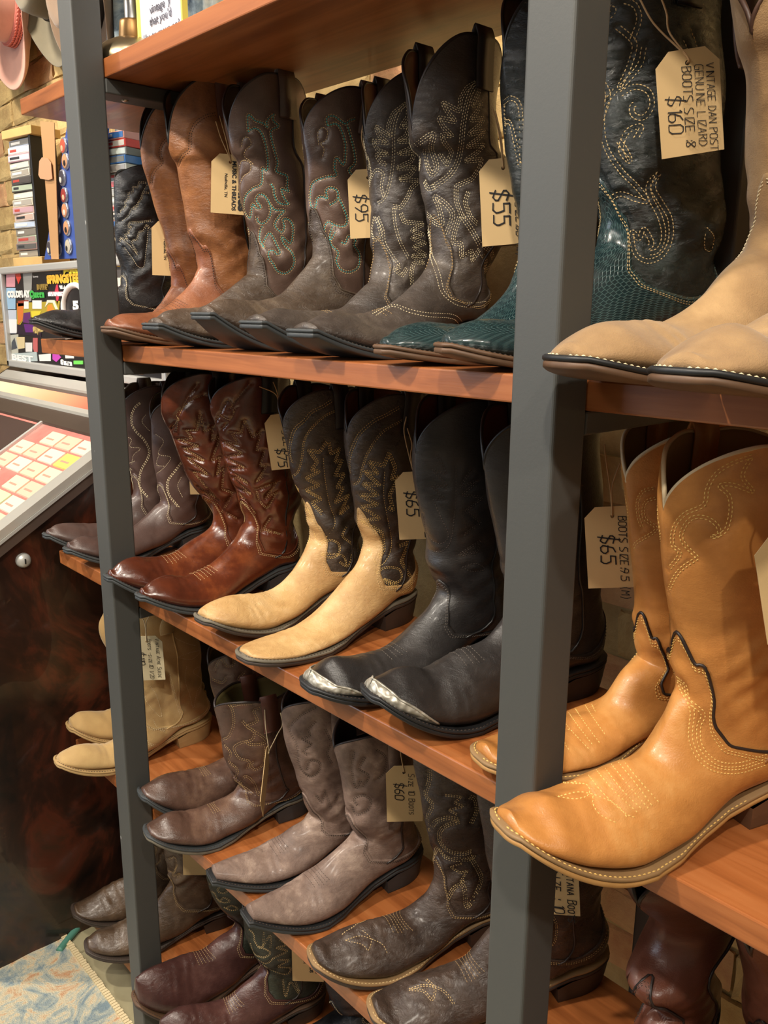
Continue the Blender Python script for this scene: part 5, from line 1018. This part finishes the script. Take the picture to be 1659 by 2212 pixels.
for i, (a, b2) in enumerate([(705, 380), (725, 545), (690, 725), (712, 918), (620, 1105), (722, 1080), (628, 1275), (740, 1270), (555, 1490), (642, 1500), (758, 1470), (1015, 260), (1110, 260), (1030, 430), (1115, 435), (1040, 640), (1125, 615), (1055, 830), (1065, 1030)]):
    p = on_y(a/5.027, 240+b2/5.027, YB-.0072); side = 'left of' if a < 900 else 'right of'
    lab = ['button pin with an orange face', 'button pin with a dark portrait', 'red patterned button pin', 'button pin with a pale face'][i % 4]
    o = empty('button_pin', (p[0], p[1], p[2]), 0, '%s, %s on the board %s the post' % (lab, ORD[i if a < 900 else i-11].replace('top', 'first'), side), 'pin', 'button pins on the blue board')
    M = Matrix.Rotation(PI/2, 4, 'X'); m = MB().lathe([(.0205, 0), (.021, .002), (.0195, .005), (.012, .0072), (0, .0078)], 20, M); m.build('button', rim, o, True)
    M2 = M@Matrix.Translation((0, 0, .0018)); MB().lathe([(.0165, .0045), (.011, .0062), (0, .0068)], 18, M2).build('face_disc', plain('pin_%d' % (i % 6), PINC[i % 6], .3), o, True)
    MB().lathe([(.0085, .0055), (.004, .0066), (0, .007)], 12, M@Matrix.Translation((-.002+.004*(i % 2), -.004, .0023))).build('print_spot', plain('pin_s%d' % (i % 3), [(228, 176, 140), (40, 36, 38), (216, 210, 196)][i % 3], .35), o, True)
# ------------------------------------------------------------------ rug and cable
FL = 0
rc = on_z(152, 2042, .009); r1 = on_z(285, 2218, .009)
rug_y1 = rc[1]; rug_x1 = None
rg = empty('rug', (rc[0], rc[1]-.6, 0), 0, 'worn pale rug in faded blue and orange with bound edge', 'rug')
ex_ = np.array([1, 0, 0.]); nx, ny = 60, 50
t = NT('rug_pile'); v = t.coord(scale=(1, 1, 1)); n1 = t.noise(v, 13, 7, .7, 1.8); n2 = t.noise(t.coord(scale=(1, 6, 1)), 60, 3, .7)
c_ = t.ramp(n1, [(.38, lin((136, 156, 166))), (.48, lin((188, 194, 184))), (.55, lin((226, 212, 180))), (.64, lin((214, 164, 124)))]); c_ = t.mix(t.math('MULTIPLY', n2, .5), c_, lin((170, 168, 156)), 'MULTIPLY')
RUGM = t.out(c_, .95, t.bump(t.noise(v, 420, 2), .6, .004))
wx = -2.4; V = []
for j in range(ny):
    for i in range(nx):
        x = rc[0]-.02-(i/(nx-1))*0 + (j/(ny-1))*0; V.append((rc[0]-1.5+1.5+(-1.1+2.0*i/(nx-1)), rc[1]-1.3*j/(ny-1)+random.uniform(-.004, .004)*(j == 0), .008+random.uniform(-.0012, .0012)))
V = np.array(V).reshape(ny, nx, 3); V[:, :, 0] = rc[0]-.9+np.linspace(0, 2.0, nx)[None]; 
put(MB().add(V, grid_faces(ny, nx)[:, ::-1]), 'pile', RUGM, rg, True)
put(MB().box((rc[0]-.9, rc[1]-1.3, .0005), (rc[0]+1.1, rc[1], .006)), 'backing', plain('rug_backing', (196, 180, 146), .95), rg)
eb = MB(); 
for k in range(260): 
    x = rc[0]-.9+k*.0077; eb.box((x, rc[1]-.006, .001), (x+.0062, rc[1]+.006+random.uniform(-.001, .001), .0115))
tag(put(eb, 'bound_edge', plain('rug_binding', (224, 206, 164), .95), rg), kind='stuff')
pc = [on_z(x, y, .0085) for x, y in ((128, 2054), (143, 2034), (163, 2010), (184, 1986), (212, 1962), (250, 1930))]
tag(MB().tube(catmull(pc, 40), .008, 8).build('power_cable', plain('teal_cable', (86, 142, 126), .5), None, True), 'teal green cable lying on the floor between jukebox and rug', 'cable')
# ------------------------------------------------------------------ upper shelf: lamp, sign, hats, denim
BRASS = plain('brushed_brass', (176, 160, 130), .3, 1); STEELM = plain('dull_steel', (150, 150, 150), .35, 1)
lp = on_y(289, 72, .665); zsh = S_TOP[0]
lamp = empty('desk_lamp', (lp[0], .665, zsh), 0, 'gooseneck lamp with brushed brass dome base on the top shelf', 'lamp')
zc = lp[2]-zsh; zd = on_y(289, 88, .665)[2]-zsh
MB().lathe([(0, .002), (.062, 0), (.064, .004), (.0625, zd*.3), (.057, zd*.55), (.046, zd*.78), (.034, zd*.93), (.022, zd)], 44).build('base', BRASS, lamp, True)
MB().lathe([(.021, zd-.004), (.0225, zd), (.0205, zc+.012), (.0195, zc+.016), (.014, zc+.017)], 32).build('collar', plain('aged_brass', (172, 132, 84), .38, .8), lamp, True)
MB().lathe([(.0125, zc+.01), (.012, zc+.05), (.0095, zc+.052)], 24).build('stem', STEELM, lamp, True)
gn = MB()
for k in range(26): gn.lathe([(.0095, zc+.05+k*.0075), (.0118, zc+.0537+k*.0075), (.0095, zc+.0575+k*.0075)], 16)
gn.build('gooseneck', STEELM, lamp, True)
MB().lathe([(.02, zc+.24), (.05, zc+.27), (.07, zc+.34), (.066, zc+.34), (.02, zc+.26)], 28).build('lamp_shade', BRASS, lamp, True)
sg = empty('counter_sign', tuple(on_y(350, 60, .66)*[1, 1, 0]+np.array([0, 0, zsh])), 0, 'white sign asking to move on vintage things in a clear stand', 'sign')
sl, sr = on_y(305, 40, .66)[0], on_y(397, 20, .66)[0]
put(MB().box((sl, .659, zsh+.001), (sr, .661, zsh+.30)), 'paper', plain('sign_paper', (228, 230, 244), .5), sg)
acr = NT('clear_acrylic'); acr.b.inputs['Transmission Weight'].default_value = 1; ACR = acr.out((.98, .99, .9, 1), .03); ACR.node_tree.nodes['Principled BSDF'].inputs['IOR'].default_value = 1.3
em = MB().box((sl-.004, .655, zsh), (sl, .664, zsh+.305)).box((sr, .655, zsh), (sr+.004, .664, zsh+.305)); put(em, 'acrylic_edge', plain('yellow_edge', (226, 222, 110), .3), sg)
put(MB().box((sl-.004, .64, zsh), (sr+.004, .70, zsh+.003)), 'stand_foot', ACR, sg)
SIGNI = plain('grey_print', (92, 92, 104), .6)
for txt, px, py, hp in (('vintage  y', 345, 20, 20), ("that you'd", 352, 43, 20), ('like to move on?', 350, 76, 20), ('If so, let us know', 352, 98, 18)):
    p = on_y(px, py, .658); h = on_y(px, py-hp, .658)[2]-p[2]; printed('sign_lettering', txt, (sr-sl)*.128, basis(((sl+sr)/2, .6575, p[2]), FX, FZ), SIGNI, sg, 'CENTER')
def felt(name, c): 
    if name in MATS: return MATS[name]
    t = NT(name); n = t.noise(t.coord(), 12, 4); f = t.noise(t.coord(), 700, 2); a = lin(c); t.b.inputs['Sheen Weight'].default_value = .3
    MATS[name] = t.out(t.ramp(n, [(.3, tuple(x*.8 for x in a[:3])+(1,)), (.7, a)]), .9, t.bump(f, .3, .001)); return MATS[name]
def hat(label, px, py, y, col, band, rx, rz, tilt, braid=False, crown=.105, roll=0):
    p = on_y(px, py, y); o = empty('felt_hat', p.tolist(), 0, label, 'hat', 'hats hung on the wall')
    A = np.linspace(0, 2*PI, 72, endpoint=False); rows = []
    R = Matrix.Rotation(math.radians(roll), 3, 'Y')@Matrix.Rotation(math.radians(tilt), 3, 'X')
    fm = felt('felt_%d_%d_%d' % col, col)
    def P(r, h, k=1): 
        # brim lies in the wall plane (x, z); the crown stands out along -y
        q = np.stack([.078*np.cos(A)*(1-r)+rx*np.cos(A)*r, np.full(72, -h)-np.abs(np.cos(A))**3*.045*r**2*k, .098*np.sin(A)*(1-r)+rz*np.sin(A)*r], 1); return q@np.array(R).T
    G_ = np.stack([P(0, .004), P(.25, .0), P(.55, -.004), P(.85, .0), P(1, .008), P(1.0, .012), P(.98, .013), P(.85, .006), P(.55, .002), P(.25, .005), P(0, .010)])
    MB().add(G_, grid_faces(11, 72, True, True)).build('brim', fm, o, True)
    def C(s, h): return np.stack([.080*s*np.cos(A), np.full(72, -h), .100*s*np.sin(A)], 1)@np.array(R).T
    dent = [C(1, .0), C(.99, .03), C(.96, crown*.7), C(.92, crown*.92), C(.82, crown), C(.6, crown*.985), C(.3, crown*.93), C(.02, crown*.9)]
    MB().add(np.stack(dent), grid_faces(8, 72, False, True)).build('crown', fm, o, True)
    bm_ = plain('band_%d_%d_%d' % band, band, .7); b = MB().add(np.stack([C(1.0, .004), C(1.03, .005), C(1.025, .036), C(.98, .037)]), grid_faces(4, 72, False, True)); hb = b.build('hat_band', bm_, o, True)
    if braid:
        bb = MB()
        for k in range(64):
            a = k*2*PI/64
            for h, s in ((.012, 1), (.021, -1), (.030, 1)):
                c = np.array([.0835*math.cos(a), -h, .1045*math.sin(a)]); tdir = np.array([-.083*math.sin(a), s*.035, .104*math.cos(a)]); tdir /= np.linalg.norm(tdir)
                bb.tube(np.array([c-tdir*.0055, c+tdir*.0055])@np.array(R).T, .0024, 5)
        tag(bb.build('braid', plain('braid_rose', (206, 120, 104), .7), o, True), kind='stuff')
    return o
hat('dusty pink felt hat with braided band on the brick wall', 40, 20, YW-.04, (222, 168, 148), (196, 110, 96), .17, .22, -4, True, .12)
hat('olive grey felt hat half hidden behind the pink hat', 128, -40, YW-.03, (128, 118, 94), (60, 52, 40), .15, .21, 0)
hat('brown felt hat with black band behind the far steel post', 205, -10, YW-.04, (134, 108, 84), (24, 22, 22), .16, .21, 0, False, .10)
nl = np.linspace; X0d, X1d = on_y(236, 60, 1.04)[0], on_y(560, 40, 1.04)[0]; nxx, nzz = 90, 24; Vd = np.array([[(X0d+(X1d-X0d)*i/(nxx-1), 1.035+.014*math.sin(i*.55+.3*math.sin(j*.4))+.006*math.sin(i*1.7), zsh-.1+.7*j/(nzz-1)) for i in range(nxx)] for j in range(nzz)])
t = NT('faded_denim'); n1 = t.noise(t.coord(), 9, 6, .7, .8); DEN = t.out(t.ramp(n1, [(.34, lin((58, 74, 92))), (.46, lin((140, 156, 164))), (.6, lin((196, 196, 182)))]), .9, t.bump(t.noise(t.coord(scale=(1, 1, 1)), 400, 2), .4, .001))
dj = MB().add(np.concatenate([Vd.reshape(-1, 3), (Vd+np.array([0, .004, 0])).reshape(-1, 3)]), grid_faces(nzz, nxx).tolist()+[tuple(nzz*nxx+i for i in q[::-1]) for q in grid_faces(nzz, nxx).tolist()]).build('denim_jacket', DEN, None, True); tag(dj, 'faded distressed denim garment hanging behind the top shelf', 'jacket')
flush_texts()
